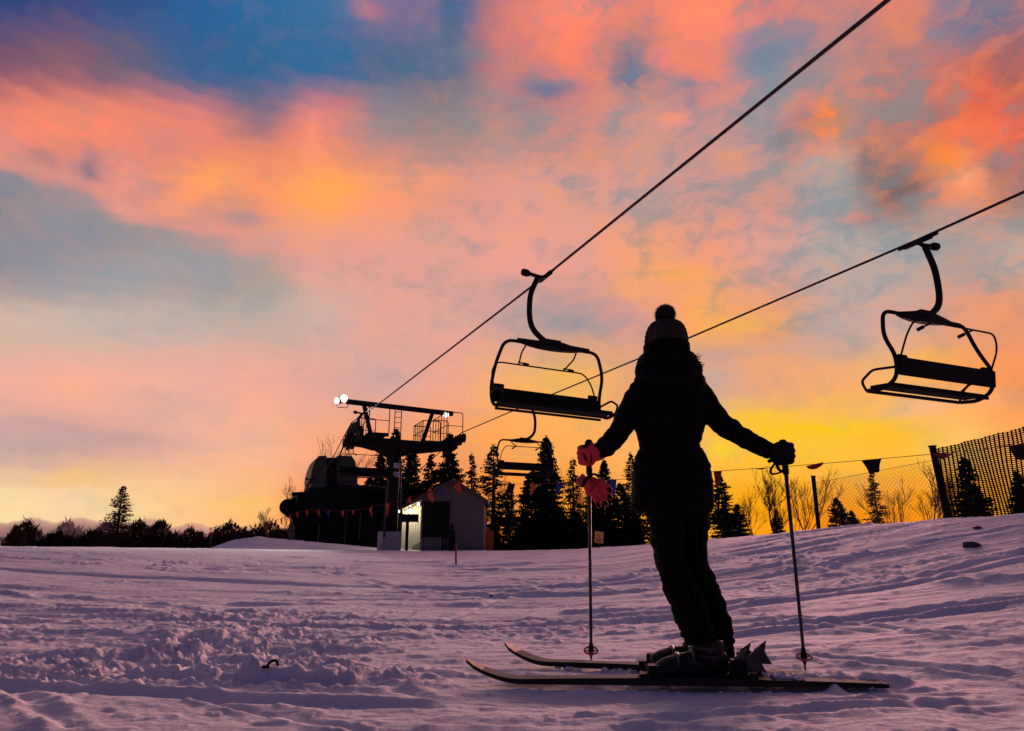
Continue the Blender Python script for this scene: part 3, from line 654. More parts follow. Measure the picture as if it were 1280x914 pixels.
# bunting: one cord on its run from the right edge to behind the drive station
BN = [(1330, 549, 10.2), (1168, 567.5, 12.6), (985, 583, 15.0), (897, 589, 16.2), (780, 599, 18), (668, 605, 20.5), (600, 603.5, 22.3), (570, 604.5, 23), (527, 618, 24.2), (488, 628.5, 25.6), (440, 638, 28), (380, 638.5, 31), (345, 650, 33), (300, 659.5, 37), (262, 667, 41), (240, 671, 43)]
bp = [P(*b) for b in BN]; bsm = spline(bp, 10)
bt = empty('bunting', bp[3], 0, 'long cord of red, blue and black pennants strung past the skier', 'bunting')
q = bt.location
g = MB(); g.tube([p-q for p in bsm], .0065, 5); g.build('cord', 'dark_red_cloth', bt)
def near_cord(px):
    best = None
    for i in range(len(bsm)-1):
        for t in (0, .25, .5, .75):
            p = bsm[i].lerp(bsm[i+1], t); fw = p.y*CP+(p.z-H)*SP; x = 640+F*p.x/fw
            if best is None or abs(x-px) < best[0]: best = (abs(x-px), p, (bsm[i+1]-bsm[i]).normalized())
    return best[1], best[2]
def pennant(px, w, h, m, tilt=0., lift=0., fold=0.):
    p, t = near_cord(px); g = MB(); R = Matrix.Rotation(tilt, 3, Vector((t.y, -t.x, 0)).normalized())
    nu, nv = 6, 6; vs = []; fs = []
    for j in range(nv+1):
        v = j/nv
        for i in range(nu+1):
            u = (i/nu-.5)*(1-v*(.62 if w > .3 else .8)); dn = Vector((0, 0, -1))*h*v
            off = Vector((0, 1, 0))*(.05*math.sin(u*5+v*3+px)*v*(1+fold))
            vs.append(p-q+R@(t*(u*w)+dn+off+Vector((0, 0, lift*v*v))))
    for j in range(nv):
        for i in range(nu): a = j*(nu+1)+i; fs.append((a, a+1, a+nu+2, a+nu+1))
    g.add(vs, fs); o = g.build('pennant', m, bt, True)
    md = o.modifiers.new('thick', 'SOLIDIFY'); md.thickness = .003
pennant(1274, .42, .24, 'black_cloth', .0); pennant(1176, .40, .14, 'dark_red_cloth', .1, .03, 1); pennant(1090, .40, .27, 'black_cloth', -.05)
pennant(1017, .40, .14, 'dark_red_cloth', -.15, .05, 1); pennant(950, .3, .05, 'dark_red_cloth', 0, .02); pennant(896, .22, .40, 'dark_red_cloth', .1)
pennant(766, .3, .45, 'blue_cloth', -.1); pennant(735, .3, .4, 'dark_red_cloth'); pennant(700, .3, .35, 'blue_cloth', .4); pennant(668, .28, .34, 'orange_plastic', .5); pennant(640, .3, .35, 'black_cloth', .05); pennant(612, .3, .1, 'dark_red_cloth')
pennant(571, .36, .36, 'red_cloth', -.55); pennant(552, .30, .32, 'blue_cloth', -.5); pennant(537, .32, .40, 'red_cloth', -.6)
pennant(511, .28, .25, 'red_cloth', -.7); pennant(485, .30, .46, 'red_cloth', 0); pennant(463, .30, .36, 'red_cloth', -.5); pennant(442, .2, .2, 'red_cloth', -.2)
for px in (428, 411, 398, 384, 371, 362): pennant(px, .25, .28, 'red_cloth' if px not in (411,) else 'blue_cloth', -.5+.2*random.random())
for px in (352, 345, 338, 331, 325, 319, 313, 307, 301, 295, 289, 283, 277, 271, 265, 258): pennant(px, .22, .30, random.choice(['red_cloth', 'red_cloth', 'dark_red_cloth', 'black_cloth']), -.4+.8*random.random())
sp_ = stake(263, 690, 666, 41, .03, 'bark', 'thin pole holding the left end of the bunting above the far snow mound', 'bunting_pole', 'pole')

# ------------------------------------------------------------------ trees
def spruce(h, rad, seed, dens=1., m='needles', droop=.25, low=.03, leafs=1.):
    R = random.Random(seed); root = empty('spruce', (0, 0, 0))
    t = MB(); t.tube([(0, 0, -.8), (0, 0, h*.3), (.02*h*R.uniform(-1, 1)*.5, 0, h*.7), (0, 0, h)], [h*.022+.02, h*.017, h*.008, .006], 7); t.build('trunk', 'bark', root)
    c = MB(); z = h*low; step = .17/dens
    ph = R.uniform(0, 6)
    while z < h*.985:
        f = 1-z/h; nb = int(R.choice([5, 6, 7])*(1 if f > .2 else .8))
        env = rad*(f**.82)*(1+.16*math.sin(z*2.6+ph))+.05
        for b in range(nb):
            if R.random() > .93*min(1, dens+.2): continue
            a = R.uniform(0, 2*math.pi); L = env*R.uniform(.55, 1.12); dr = droop*R.uniform(.5, 1.5); up = .35*(1-f)
            segs = max(3, int(L/.16)); prev = Vector((0, 0, z)); dirv = Vector((math.cos(a), math.sin(a), 0)); side = Vector((-math.sin(a), math.cos(a), 0))
            pts = [prev]
            for s_ in range(1, segs+1):
                q_ = s_/segs; pts.append(Vector((0, 0, z))+dirv*L*q_+Vector((0, 0, L*(up*q_-dr*q_+.28*dr*q_*q_*2*.6))))
            c.tube(pts, [.016*(1-i/(segs+1))*(h/6)+.004 for i in range(segs+1)], 3, False)
            for s_ in range(1, segs+1):
                p = pts[s_]
                for sd in (-1, 1, 0):
                    for rep in range(1 if leafs < 1.2 else 2):
                        if R.random() > leafs: continue
                        tl = (.14+.26*(1-s_/segs)*min(1, L))*R.uniform(.6, 1.25); w_ = R.uniform(.035, .075)
                        dd = (dirv*R.uniform(.4, 1.)+side*sd*R.uniform(.5, 1.)+Vector((0, 0, R.uniform(-.75, .1)))).normalized()*tl
                        nn_ = Vector((R.uniform(-1, 1), R.uniform(-1, 1), R.uniform(-1, 1))).cross(dd)
                        if nn_.length < 1e-4: continue
                        nn_ = nn_.normalized()*w_; b0 = p+Vector((R.uniform(-.04, .04),)*3)
                        c.add([b0, b0+dd*.4+nn_, b0+dd, b0+dd*.45-nn_], [(0, 1, 2, 3)])
        z += step*R.uniform(.7, 1.3)*(.6+.6*f)
    for k in range(14):
        a = R.uniform(0, 6.3); b0 = Vector((0, 0, h*(1-.06*R.random()))); dd = Vector((math.cos(a)*.12, math.sin(a)*.12, .12)); c.add([b0, b0+dd*.5+Vector((.02, .02, 0)), b0+dd, b0+dd*.5-Vector((.02, .02, 0))], [(0, 1, 2, 3)])
    c.build('crown', m, root); return root
def bare(h, seed, spread=.5, m='twig', depth=5):
    R = random.Random(seed); root = empty('bare_tree', (0, 0, 0)); tr = MB(); br = MB()
    def grow(p, d, L, r, k, acc):
        pts = [p]; q_ = p; dd = d
        for i in range(4):
            dd = (dd+Vector((R.uniform(-.16, .16), R.uniform(-.16, .16), R.uniform(-.02, .14)))).normalized(); q_ = q_+dd*L/4; pts.append(q_)
        acc.tube(pts, [max(r*(1-.1*i), .0035) for i in range(5)], 5 if k > 3 else 3, False)
        if k <= 0: return
        for j in range(R.choice([2, 3, 3]) if k > 1 else 3):
            i = R.choice([1, 2, 3, 4, 4]); a = R.uniform(0, 6.28); nd_ = (dd+Vector((math.cos(a), math.sin(a), R.uniform(-.1, .5)))*spread*R.uniform(.7, 1.4)).normalized()
            grow(pts[i], nd_, L*R.uniform(.55, .82), r*.6, k-1, br)
        grow(pts[4], (dd+Vector((R.uniform(-.2, .2), R.uniform(-.2, .2), .1))).normalized(), L*.75, r*.65, k-1, br)
    grow(Vector((0, 0, -.5)), Vector((0, 0, 1)), h*.34, h*.011, depth, tr)
    tr.build('trunk', m, root); br.build('branches', m, root); return root
def shrub(w, h, seed, m='bush'):
    R = random.Random(seed); root = empty('shrub', (0, 0, 0)); st_ = MB(); c = MB()
    for k in range(9):
        a = R.uniform(0, 6.28); x_ = w*.3*R.uniform(-1, 1); st_.tube([(x_*.4, 0, -.5), (x_, w*.2*math.sin(a), h*.5), (x_*1.3, w*.3*math.sin(a), h*R.uniform(.75, 1.))], [.05, .035, .01], 5)
    st_.build('stems', 'bark', root)
    for k in range(int(2600*w*h/6)):
        a = R.uniform(0, 6.28); rr_ = math.sqrt(R.random()); zz = R.random()**.85; edge = (1-zz**2.3)**.5; b0 = Vector((w*.5*rr_*edge*math.cos(a), w*.4*rr_*edge*math.sin(a), h*zz*(1-.12*abs(math.sin(a*3+seed)))))
        b0 += Vector((mnoise.noise(b0*1.3)*.3, 0, mnoise.noise(b0*1.1+Vector((9, 0, 0)))*.5))
        dd = Vector((R.uniform(-.6, .6), R.uniform(-.6, .6), R.uniform(.1, 1)))*R.uniform(.15, .5); nn_ = Vector((R.uniform(-1, 1), R.uniform(-1, 1), 0))*.05
        c.add([b0, b0+dd*.4+nn_, b0+dd, b0+dd*.5-nn_], [(0, 1, 2, 3)])
    c.build('foliage', m, root); return root
def plant(src, px, pytop, Y, h0, label, cat, group, first=None, wx=1., pyb=None, rz=None):
    r_ = src if not src.get('used') else copy_tree(src); src['used'] = 1
    t = P(px, pytop, Y); gzv = gflat(t.x, t.y); s = (t.z-gzv)/h0
    r_.location = (t.x, t.y, gzv); r_.scale = (s*wx, s*wx, s); r_.rotation_euler = (0, 0, rz if rz is not None else (px*.37) % 6.28)
    return tag(r_, label, cat, group)
SPR = [(spruce(7, 1.75, 1, 1.7, leafs=1.3), 7), (spruce(7, 1.45, 2, 1.3, leafs=1.3), 7), (spruce(7, 2.1, 3, 1.9, leafs=1.3), 7), (spruce(7, 1.5, 4, .95, leafs=.85, droop=.4), 7), (spruce(5, 1.9, 5, 1.9, leafs=1.4), 5)]
GS = 'spruces behind the lift'
T_ = [  # variant, px, top, depth, width, label
 (1, 495, 534, 42, 1., 'slim spruce rising behind the tower column, its tip between the two platforms'),
 (0, 516, 558, 44, 1., 'dark spruce behind the right platform of the tower'),
 (2, 563, 541, 40, .8, 'tall dark spruce just right of the tower, behind the right sheaves'),
 (1, 540, 566, 43, 1., 'spruce behind the tower crossarm, above the left slope of the hut roof'),
 (0, 476, 566, 43, .9, 'spruce immediately left of the tower column'),
 (4, 462, 596, 44, 1., 'low dense spruce between drive station and tower'),
 (3, 590, 567, 42, .9, 'slim sparse spruce over the ridge of the hut roof'),
 (3, 617, 556, 41, 1.4, 'thin open spruce behind the left frame of the small far chair'),
 (2, 683, 546, 38, .9, 'tallest dark spruce, behind the right end of the small far chair'),
 (4, 664, 588, 39, .9, 'bushy dark spruce under the seat of the small far chair'),
 (3, 716, 573, 40, 1., 'open spruce just left of the upper red glove'),
 (1, 637, 602, 42, 1., 'small spruce right of the hut behind the low flags'),
 (0, 755, 574, 38, .8, 'dark spruce behind the hanging red glove'),
 (1, 737, 606, 40, 1.1, 'spruce behind the left ski pole, partly under the red glove'),
 (3, 788, 566, 36, .9, 'ragged spruce touching the left hem of the coat'),
 (4, 775, 604, 38, 1., 'dense spruce between the red glove and the coat'),
 (3, 810, 570, 36, .9, 'spruce hidden behind the coat of the skier'),
 (4, 700, 636, 36, 1.3, 'low wide spruce at the snow edge right of the tallest spruce'),
 (4, 655, 640, 36, 1.2, 'low wide spruce at the snow edge, right of the orange marker board'),
 (4, 745, 632, 35, 1.4, 'low wide spruce behind the orange warning sign'),
 (4, 790, 636, 34, 1.4, 'low wide spruce at the snow edge beside the trousers'),
 (4, 722, 640, 37, 1.4, 'low spruce filling the gap left of the orange warning sign'),
 (4, 620, 655, 40, 1., 'small low spruce behind the orange marker board'),
 (0, 590, 610, 44, 1.2, 'dense spruce behind the hut roof, right of its ridge'),
 (4, 530, 600, 44, 1.2, 'dense low spruce behind the left slope of the hut roof'),
 (4, 500, 600, 45, 1.2, 'dense low spruce directly behind the tower column'),
 (1, 899, 592, 26, 1.4, 'open spruce just right of the coat hem'),
 (4, 921, 630, 24, 1.1, 'small spruce right of the legs, at the snow edge'),
 (4, 970, 637, 22, .8, 'small round spruce just left of the right ski pole'),
 (4, 1045, 622, 22, 1.0, 'ragged little spruce just right of the lone fence post'),
 (3, 1089, 586, 20, 1., 'slender spruce under the black pennant'),
 (0, 1204, 570, 18, 1.1, 'dark spruce behind the netting, next to its post'),
 (2, 1222, 610, 19, .8, 'small spruce behind the middle of the netting'),
 (2, 1270, 588, 18, .9, 'dark spruce behind the netting, farther right by the black pennant'),
 (4, 1064, 638, 21, .9, 'tiny spruce at the snow edge between the fence post and the slender spruce'),
]
for v, px, top, Y, w_, lb in T_: plant(SPR[v][0], px, top, Y, SPR[v][1], lb, 'spruce', GS, wx=w_)
lar = spruce(8, 1.75, 21, 1.6, 'larch', .0, .1, .45); lar.name = 'larch'
plant(lar, 155, 607, 55, 8, 'brown see-through conifer standing alone above the bushes at the far left', 'conifer', None, wx=1.5)
BR = [(bare(5, 31), 5), (bare(5, 32, .6), 5), (bare(5, 37, .42), 5)]
for i, px, top, Y, w_, lb in ((0, 1143, 578, 19, 1.2, 'leafless tree with fine branches just left of the net post'), (1, 1110, 600, 20, 1.2, 'leafless tree between the slender spruce and the net post'), (2, 962, 590, 22, 1.3, 'leafless tree left of the right ski pole'), (1, 1000, 582, 24, 1.1, 'leafless tree between the right ski pole and the lone fence post'), (0, 935, 612, 24, 1.1, 'leafless bush-like tree right of the coat hem'),
  (2, 1170, 606, 18, 1., 'leafless tree directly behind the net post'),
  (2, 436, 556, 45, 1.2, 'leafless tree behind the drive station hood, left of the tower'), (1, 372, 596, 46, 1.2, 'leafless tree at the left edge of the drive station'), (0, 340, 634, 46, 1.3, 'leafless bush behind the snow mound by the bunting'), (1, 622, 590, 45, 1., 'leafless tree beside the open spruce right of the hut'), (0, 705, 590, 45, 1., 'leafless tree between the tallest spruce and the glove')):
    plant(BR[i][0], px, top, Y, 4.6, lb, 'bare tree', 'leafless trees', wx=w_)
SHR = [(shrub(3.2, 2.2, 41), 2.1), (shrub(3.4, 1.8, 42), 1.75), (shrub(2.4, 2.6, 43), 2.5)]
k = 0
for i, px, top, Y, w_ in ((2, 20, 657, 55, .4), (0, 36, 655, 60, .7), (1, 62, 661, 58, .8), (0, 88, 656, 62, .8), (1, 112, 657, 58, .9), (2, 132, 655, 62, 1.1), (1, 152, 659, 57, 1.1), (0, 176, 655, 60, 1.1), (2, 200, 652, 58, 1.), (1, 218, 660, 60, 1.), (0, 240, 661, 57, .8), (1, 264, 660, 55, 1.1), (0, 284, 655, 57, 1.), (1, 310, 656, 56, 1.1), (0, 334, 654, 55, 1.), (1, 356, 655, 52, 1.2), (2, 74, 664, 56, .6), (2, 250, 664, 56, .8)):
    k += 1
    plant(SHR[i][0], px, top+5+(4 if i == 1 else 0), Y, SHR[i][1], 'dark leafless shrub in the row rising out of the low fog at the far left', 'shrub', 'shrubs in the fog at the far left', wx=w_*1.15)

# low bank of fog between the shrubs
def fog():
    g = MB(); nx = 150; vs = []; fs = []
    Y0, Y1 = 56.5, 70
    for i in range(nx+1):
        px = -60+(395+60)*i/nx; e = min(1, i/20, (nx-i)/30)
        for j, Y in enumerate((Y0, Y0+2, Y0+5, Y0+8, Y1-1, Y1)):
            tp = 655-20*abs(mnoise.noise(Vector((px*.013, j*.3, 0))))-9*mnoise.noise(Vector((px*.03, j*.4, 3)))-5*abs(mnoise.noise(Vector((px*.09, j*.6, 5))))+max(0, px-210)*.09
            tp = 690+(tp-690)*(e**.6); p = P(px, tp, Y); kk = (0.15, .75, 1, 1, .7, .1)[j]; p.z = -3+(p.z+3)*kk; vs.append(p)
    n = 6
    for i in range(nx):
        for j in range(n-1): a = i*n+j; fs.append((a, a+n, a+n+1, a+1))
    b0 = len(vs)
    for i in range(nx+1):
        for j in (0, n-1): v = vs[i*n+j].copy(); v.z = -4; vs.append(v)
    for i in range(nx):
        fs.append((i*n, b0+2*i, b0+2*i+2, (i+1)*n)); fs.append((i*n+n-1, (i+1)*n+n-1, b0+2*i+3, b0+2*i+1)); fs.append((b0+2*i, b0+2*i+1, b0+2*i+3, b0+2*i+2))
    fs.append(tuple([j for j in range(n)]+[b0+1, b0])); fs.append(tuple([nx*n+j for j in range(n-1, -1, -1)]+[b0+2*nx, b0+2*nx+1]))
    m = bpy.data.materials.new('fog_air'); m.use_nodes = True; nt = m.node_tree; nt.nodes.remove(nt.nodes['Principled BSDF'])
    pv = nt.nodes.new('ShaderNodeVolumePrincipled'); pv.inputs['Color'].default_value = (.62, .55, .60, 1); pv.inputs['Density'].default_value = .26; pv.inputs['Anisotropy'].default_value = .45
    nt.links.new(pv.outputs[0], nt.nodes['Material Output'].inputs['Volume'])
    g.add(vs, fs); o = g.build('fog_bank', m, None, True); tag(o, 'low pinkish grey bank of fog behind the shrubs at the far left', 'fog', None, 'stuff')
    sb = o.modifiers.new('s', 'SUBSURF'); sb.levels = 1; sb.render_levels = 1
fog()
# ------------------------------------------------------------------ skier
YS = 3.15
def pw(Y, py=600): r = ray(640, py); return Y/r[1]/F     # metres per photo pixel at distance Y
per = empty('person', (P(868, 845, YS).x, YS, .04), 0, 'person in dark hooded coat and bobble hat on skis, seen from behind, arms spread', 'person')
PO = per.location.copy()
def Q(px, py, Y=YS): return P(px, py, Y)-PO
def loft(mb, rows, n=28, close=True):
    """rows: left px, right px, py, half depth (m), Y"""
    vs = []; fs = []
    for (l, r, py, dy, Y) in rows:
        c = Q((l+r)/2, py, Y); hw = (r-l)/2*pw(Y, py)
        for j in range(n):
            a = 2*math.pi*j/n; ca, sa = math.cos(a), math.sin(a)
            vs.append(c+Vector((hw*math.copysign(abs(ca)**.9, ca), dy*math.copysign(abs(sa)**.9, sa), 0)))
    for i in range(len(rows)-1):
        for j in range(n): a = i*n+j; b = i*n+(j+1) % n; fs.append((a, a+n, b+n, b))
    fs.append(tuple(range(n))); fs.append(tuple((len(rows)-1)*n+j for j in range(n-1, -1, -1)))
    return mb.add(vs, fs)
# body: one continuous surface under the clothes
g = MB()
g.ell(Q(833, 430), (.078, .098, .098), None, 20, 14); fx = Vector((-.45, .9, 0)).normalized()
hd = Q(833, 427); g.ell(hd+fx*.10, (.014, .02, .02), None, 8, 6); g.ell(hd+fx*.075+Vector((0, 0, -.055)), (.035, .035, .03), None, 10, 8)
for s_ in (-1, 1): g.ell(hd+Vector((fx.y, -fx.x, 0))*.078*s_, (.012, .02, .03), None, 8, 6); g.ell(hd+fx*.084+Vector((fx.y, -fx.x, 0))*.03*s_+Vector((0, 0, .018)), (.014, .014, .01), None, 8, 6)
g.tube([Q(834, 440), Q(836, 470)], [.055, .065], 14)
loft(g, [(812, 860, 462, .07, YS), (800, 874, 475, .09, YS), (803, 870, 510, .095, YS), (808, 868, 550, .085, YS), (803, 874, 600, .10, YS), (808, 876, 640, .10, YS)])
g.tube([Q(803, 482), Q(781, 532, 3.17), Q(748, 564, 3.22), Q(738, 567, 3.25)], [.045, .036, .026, .024], 12)
g.tube([Q(870, 484), Q(902, 528, 3.15), Q(962, 564, 3.13), Q(972, 567, 3.13)], [.045, .036, .026, .024], 12)
g.tube([Q(833, 630, 3.1), Q(837, 690, 3.09), Q(853, 735, 3.085), Q(879, 825, 3.07)], [.052, .042, .034, .025], 14)
g.tube([Q(864, 630, 3.19), Q(866, 690, 3.21), Q(881, 735, 3.22), Q(903, 825, 3.25)], [.046, .036, .032, .025], 14)
fuse(g, 'body', 'skin', per, .011, 3)
# coat
g = MB()
loft(g, [(812, 858, 434, .075, YS), (801, 865, 444, .115, YS-.01), (796, 870, 454, .135, YS-.02), (794, 874, 464, .14, YS-.02), (793, 878, 472, .13, YS), (789, 882, 484, .13, YS), (789, 885, 505, .13, YS), (793, 882, 528, .125, YS), (797, 878, 545, .115, YS), (800, 874, 555, .108, YS), (799, 875, 560, .108, YS), (794, 881, 568, .12, YS), (791, 886, 582, .135, YS), (790, 889, 602, .145, YS), (790, 892, 622, .15, YS), (791, 892, 634, .148, YS), (796, 887, 641, .135, YS)])
g.tube([Q(803, 487), Q(794, 503), Q(783, 520), Q(777, 534, 3.16), Q(768, 549, 3.18), Q(756, 560, 3.2), Q(746, 566, 3.22)], [.062, .062, .056, .052, .050, .046, .041], 16)
g.tube([Q(868, 486), Q(879, 500), Q(890, 516), Q(903, 530, 3.15), Q(922, 543, 3.14), Q(944, 555, 3.13), Q(964, 565, 3.13)], [.066, .064, .060, .054, .050, .045, .038], 16)
g.tube([Q(799, 459, 3.06), Q(812, 468, 3.02), Q(836, 471, 3.0), Q(858, 468, 3.02), Q(871, 458, 3.06), Q(866, 447, 3.12)], [.03, .035, .035, .035, .03, .02], 10)
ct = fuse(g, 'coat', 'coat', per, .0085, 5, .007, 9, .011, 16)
g = MB()
for k in range(26):
    t = k/25; a = Q(868-1*t+6*math.sin(t*3), 444+26*t, 3.1); g.tube([a, a+Vector((random.uniform(.01, .03), -.01, random.uniform(-.02, .02)))], [.0025, .0006], 4)
for k in range(60):
    t = k/59; a = Q(797+72*t, 452+16*math.sin(t*math.pi), 3.03); g.tube([a, a+Vector((random.uniform(-.02, .02), -.015, random.uniform(-.02, .02)))], [.0025, .0006], 4)
g.build('hood_trim', 'hair', ct)
g = MB(); bl = [Q(l, y, YS) for l, y in ((799, 557), (875, 558))]; c_ = (bl[0]+bl[1])/2; hw = (bl[1]-bl[0]).length/2
g.tube([c_+Vector(((hw-.006)*math.cos(a), .106*math.sin(a), 0)) for a in np.linspace(0, 2*math.pi, 40)], .006, 6, False); g.build('waist_cord', 'pad', ct, True)
# trousers
g = MB()
loft(g, [(800, 884, 618, .11, YS), (806, 886, 636, .12, YS), (809, 886, 650, .12, YS)])
L1 = [(809, 856, 642), (811, 855, 655), (814, 853, 680), (818, 855, 700), (822, 864, 716), (829, 874, 735), (835, 880, 750), (839, 883, 760), (845, 888, 778), (853, 893, 795), (859, 896, 810), (861, 897, 824)]
L2 = [(844, 887, 642), (844, 886, 655), (845, 885, 680), (847, 884, 700), (853, 891, 716), (864, 899, 735), (869, 904, 750), (873, 907, 762), (880, 913, 780), (886, 917, 795), (890, 918, 810), (892, 918, 824)]
loft(g, [(l, r, y, .085-.03*(y-640)/180, 3.10-.03*(y-640)/180) for l, r, y in L1], 20)
loft(g, [(l, r, y, .080-.025*(y-640)/180, 3.19+.06*(y-640)/180) for l, r, y in L2], 20)
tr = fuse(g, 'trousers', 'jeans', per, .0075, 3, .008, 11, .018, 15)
g = MB()
for rows, Y, dy in ((L1, 3.09, .07), (L2, 3.20, .065)):
    pts = [Q((l*.25+r*.75), y, Y-.02-dy*.8) for l, r, y in rows[1:-1]]; g.tube(pts, .003, 5)
g.build('side_seam', 'jeans', tr, True)
# hat
g = MB()
rows = [(828, 837, 401.5, .016), (818, 847, 403.5, .05), (812.5, 852.5, 408, .078), (809, 856, 415, .098), (807.5, 858, 423, .108), (807, 859, 431, .112), (807, 859, 440, .110)]
loft(g, [(l, r, y, d, YS) for l, r, y, d in rows], 48)
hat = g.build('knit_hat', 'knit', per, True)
sb = hat.modifiers.new('s', 'SUBSURF'); sb.levels = 2; sb.render_levels = 2
tx = bpy.data.materials['knit']
g = MB()
for j in range(46):
    a = 2*math.pi*j/46; pts = []
    for (l, r, y, d) in rows:
        c = Q((l+r)/2, y, YS); hw = (r-l)/2*pw(YS, y); pts.append(c+Vector((hw*math.cos(a)*.995, d*math.sin(a)*.995, 0)))
    pts = spline(pts, 3)
    g.tube(pts, [.0045+.0022*(i % 2) for i in range(len(pts))], 5)
g.build('knit_rib', 'knit', hat, True)
g = MB(); cb = (Q(807, 434)+Q(859, 434))/2; hwb = 26.5*pw(YS, 434)
for zz in (0, -.012, -.024): g.tube([cb+Vector((hwb*math.cos(a), .115*math.sin(a), zz+.004)) for a in np.linspace(0, 2*math.pi, 44)], .0085, 6, False)
g.build('hat_brim', 'coat', hat, True)
g = MB(); c_ = Q(831.5, 393.5); R_ = .045; g.ell(c_, (R_,)*3, None, 18, 12); rr_ = random.Random(4)
for k in range(5200):
    d = Vector((rr_.gauss(0, 1), rr_.gauss(0, 1), rr_.gauss(0, 1))).normalized(); L = R_+.002+.012*rr_.random()**1.6; s_ = d.cross(Vector((rr_.random(), .5, .8))).normalized()*.0014; d = (d+Vector((rr_.gauss(0,.2), rr_.gauss(0,.2), rr_.gauss(0,.2)))).normalized()
    g.add([c_+d*R_*.8-s_, c_+d*R_*.8+s_, c_+d*L+s_*.4], [(0, 1, 2)])
g.build('pompom', 'pompom', hat)
# boots
def boot(toe, heel, cuff, Y, yb):
    a = Q(toe, yb, Y); b = Q(heel, yb, Y); L = (b-a).length; d = (b-a).normalized(); up = Vector((0, 0, 1)); g = MB()
    g.tube([a+up*.035+d*.01, a+up*.045+d*.05, a+up*.055+d*.12, a+up*.06+d*.2, b+up*.055-d*.01], [(.035, .03), (.05, .04), (.052, .05), (.05, .055), (.045, .05)], 16)
    cu = Q(cuff[0], cuff[1], Y); an = b+up*.07-d*.075
    g.tube([an-up*.02, an*.5+cu*.5, cu], [.058, .064, .072], 16)
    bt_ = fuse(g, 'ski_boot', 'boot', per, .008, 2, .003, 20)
    s_ = MB(); s_.box((a+b)/2+up*.012, (L+.01, .075, .022)); s_.box(a+up*.018-d*.0, (.03, .06, .016)); s_.build('sole', 'pad', bt_)
    for t, zz in ((.3, .088), (.5, .105)):
        s_ = MB(); p = a+d*L*t; s_.tube(rnd([p+Vector((0, -.058, zz-.03)), p+Vector((.004, -.045, zz+.005)), p+Vector((.004, 0, zz+.018)), p+Vector((0, .05, zz-.01))], .03, 4), [.007]*17 if False else .007, 5)
        s_.bar(p+Vector((-.02, -.06, zz-.02)), p+Vector((.035, -.062, zz-.045)), .012, .006); s_.build('buckle', 'buckle', bt_, True)
    for t in (.35, .75):
        s_ = MB(); p = an.lerp(cu, t); s_.bar(p+Vector((-.045, -.055, .01)), p+Vector((.01, -.072, -.014)), .012, .006)
        s_.tube([p+Vector((.07*math.cos(q_), .07*math.sin(q_), 0)) for q_ in np.linspace(math.pi*.95, math.pi*1.6, 8)], .006, 5); s_.build('buckle', 'buckle', bt_, True)
    return bt_
boot(818, 912, (882, 803), 3.03, 850); boot(812, 905, (902, 806), 3.25, 839)

# gloved hands
def fist(c, axis, wrist, b, m, parent, name, wl=.06, wr_=.033, k=1.):
    a = Vector(axis).normalized(); w = Vector(wrist); w = (w-a*w.dot(a)).normalized(); wd = Vector(wrist).normalized(); b = a.cross(w)*(1 if a.cross(w).dot(Vector(b)) > 0 else -1)
    g = MB(); pt = lambda wv, bv, av: c+(w*wv+b*bv+a*av)*k
    for i, (off, ln) in enumerate(((.034, .95), (.012, 1.05), (-.011, 1.), (-.032, .85))):
        path = spline([pt(.035, .028, off*.9), pt(0, .034, off), pt(-.026*ln, .026, off), pt(-.036*ln, .004, off), pt(-.028, -.02*ln, off), pt(-.006, -.027*ln, off)], 4)
        g.tube(path, [.0125*k-.002*k*j/len(path) for j in range(len(path))], 9)
    R = Matrix((w, b, a)).transposed(); g.ell(pt(.022, .024, 0), (.040*k, .018*k, .047*k), R, 16, 12)
    g.tube(spline([pt(.045, .014, .018), pt(.022, -.012, .034), pt(-.002, -.03, .036), pt(-.022, -.028, .03)], 4), [.0165*k]*4+[.0145*k]*9, 9)
    g.tube([pt(.03, .018, 0), pt(.03, .018, 0).lerp(c+wd*(.05+wl), .5), c+wd*(.05+wl)], [(.036*k, .024*k), wr_*.95, wr_], 14)
    return fuse(g, name, m, parent, .0048, 2, .001, 60)
hl_ = Q(737, 570, 3.26); hr_ = Q(979.5, 567, 3.12)
tipL = P(739, 826, ydepth(739, 826)); Yr = ydepth(1006, 838); tipR = P(1006.5, 836, Yr)
topL = P(736, 553, 3.26); topR = P(978.5, 553, 3.12)
axL = (topL-tipL).normalized(); axR = (topR-tipR).normalized()
wl_ = (Q(753, 561, 3.21)-hl_); gl_ = fist(Q(733.5, 569, 3.25), axL, wl_, (0, -1, 0), 'red_glove', per, 'red_glove', .025, .040, 1.0)
g = MB(); e = Q(748, 564.5, 3.22); d = (e-Q(735, 569, 3.25)).normalized(); g.tube([e-d*.05, e-d*.02, e+d*.012], [.038, .042, .043], 18); g.build('glove_cuff', 'red_glove', gl_, True)
g = MB(); c_ = Q(735.5, 568.5, 3.25); up_ = d.cross(Vector((0, 1, 0))).normalized(); sd_ = d.cross(up_); g.tube([c_+(up_*math.cos(a)*.046+sd_*math.sin(a)*.046) for a in np.linspace(0, 2*math.pi, 24)], .0075, 6, False); g.build('wrist_strap', 'pad', gl_, True)
wr__ = (Q(962, 563, 3.13)-hr_); gr__ = fist(hr_, axR, wr__, (0, -1, 0), 'black_glove', per, 'dark_glove', .02, .034, 1.08)

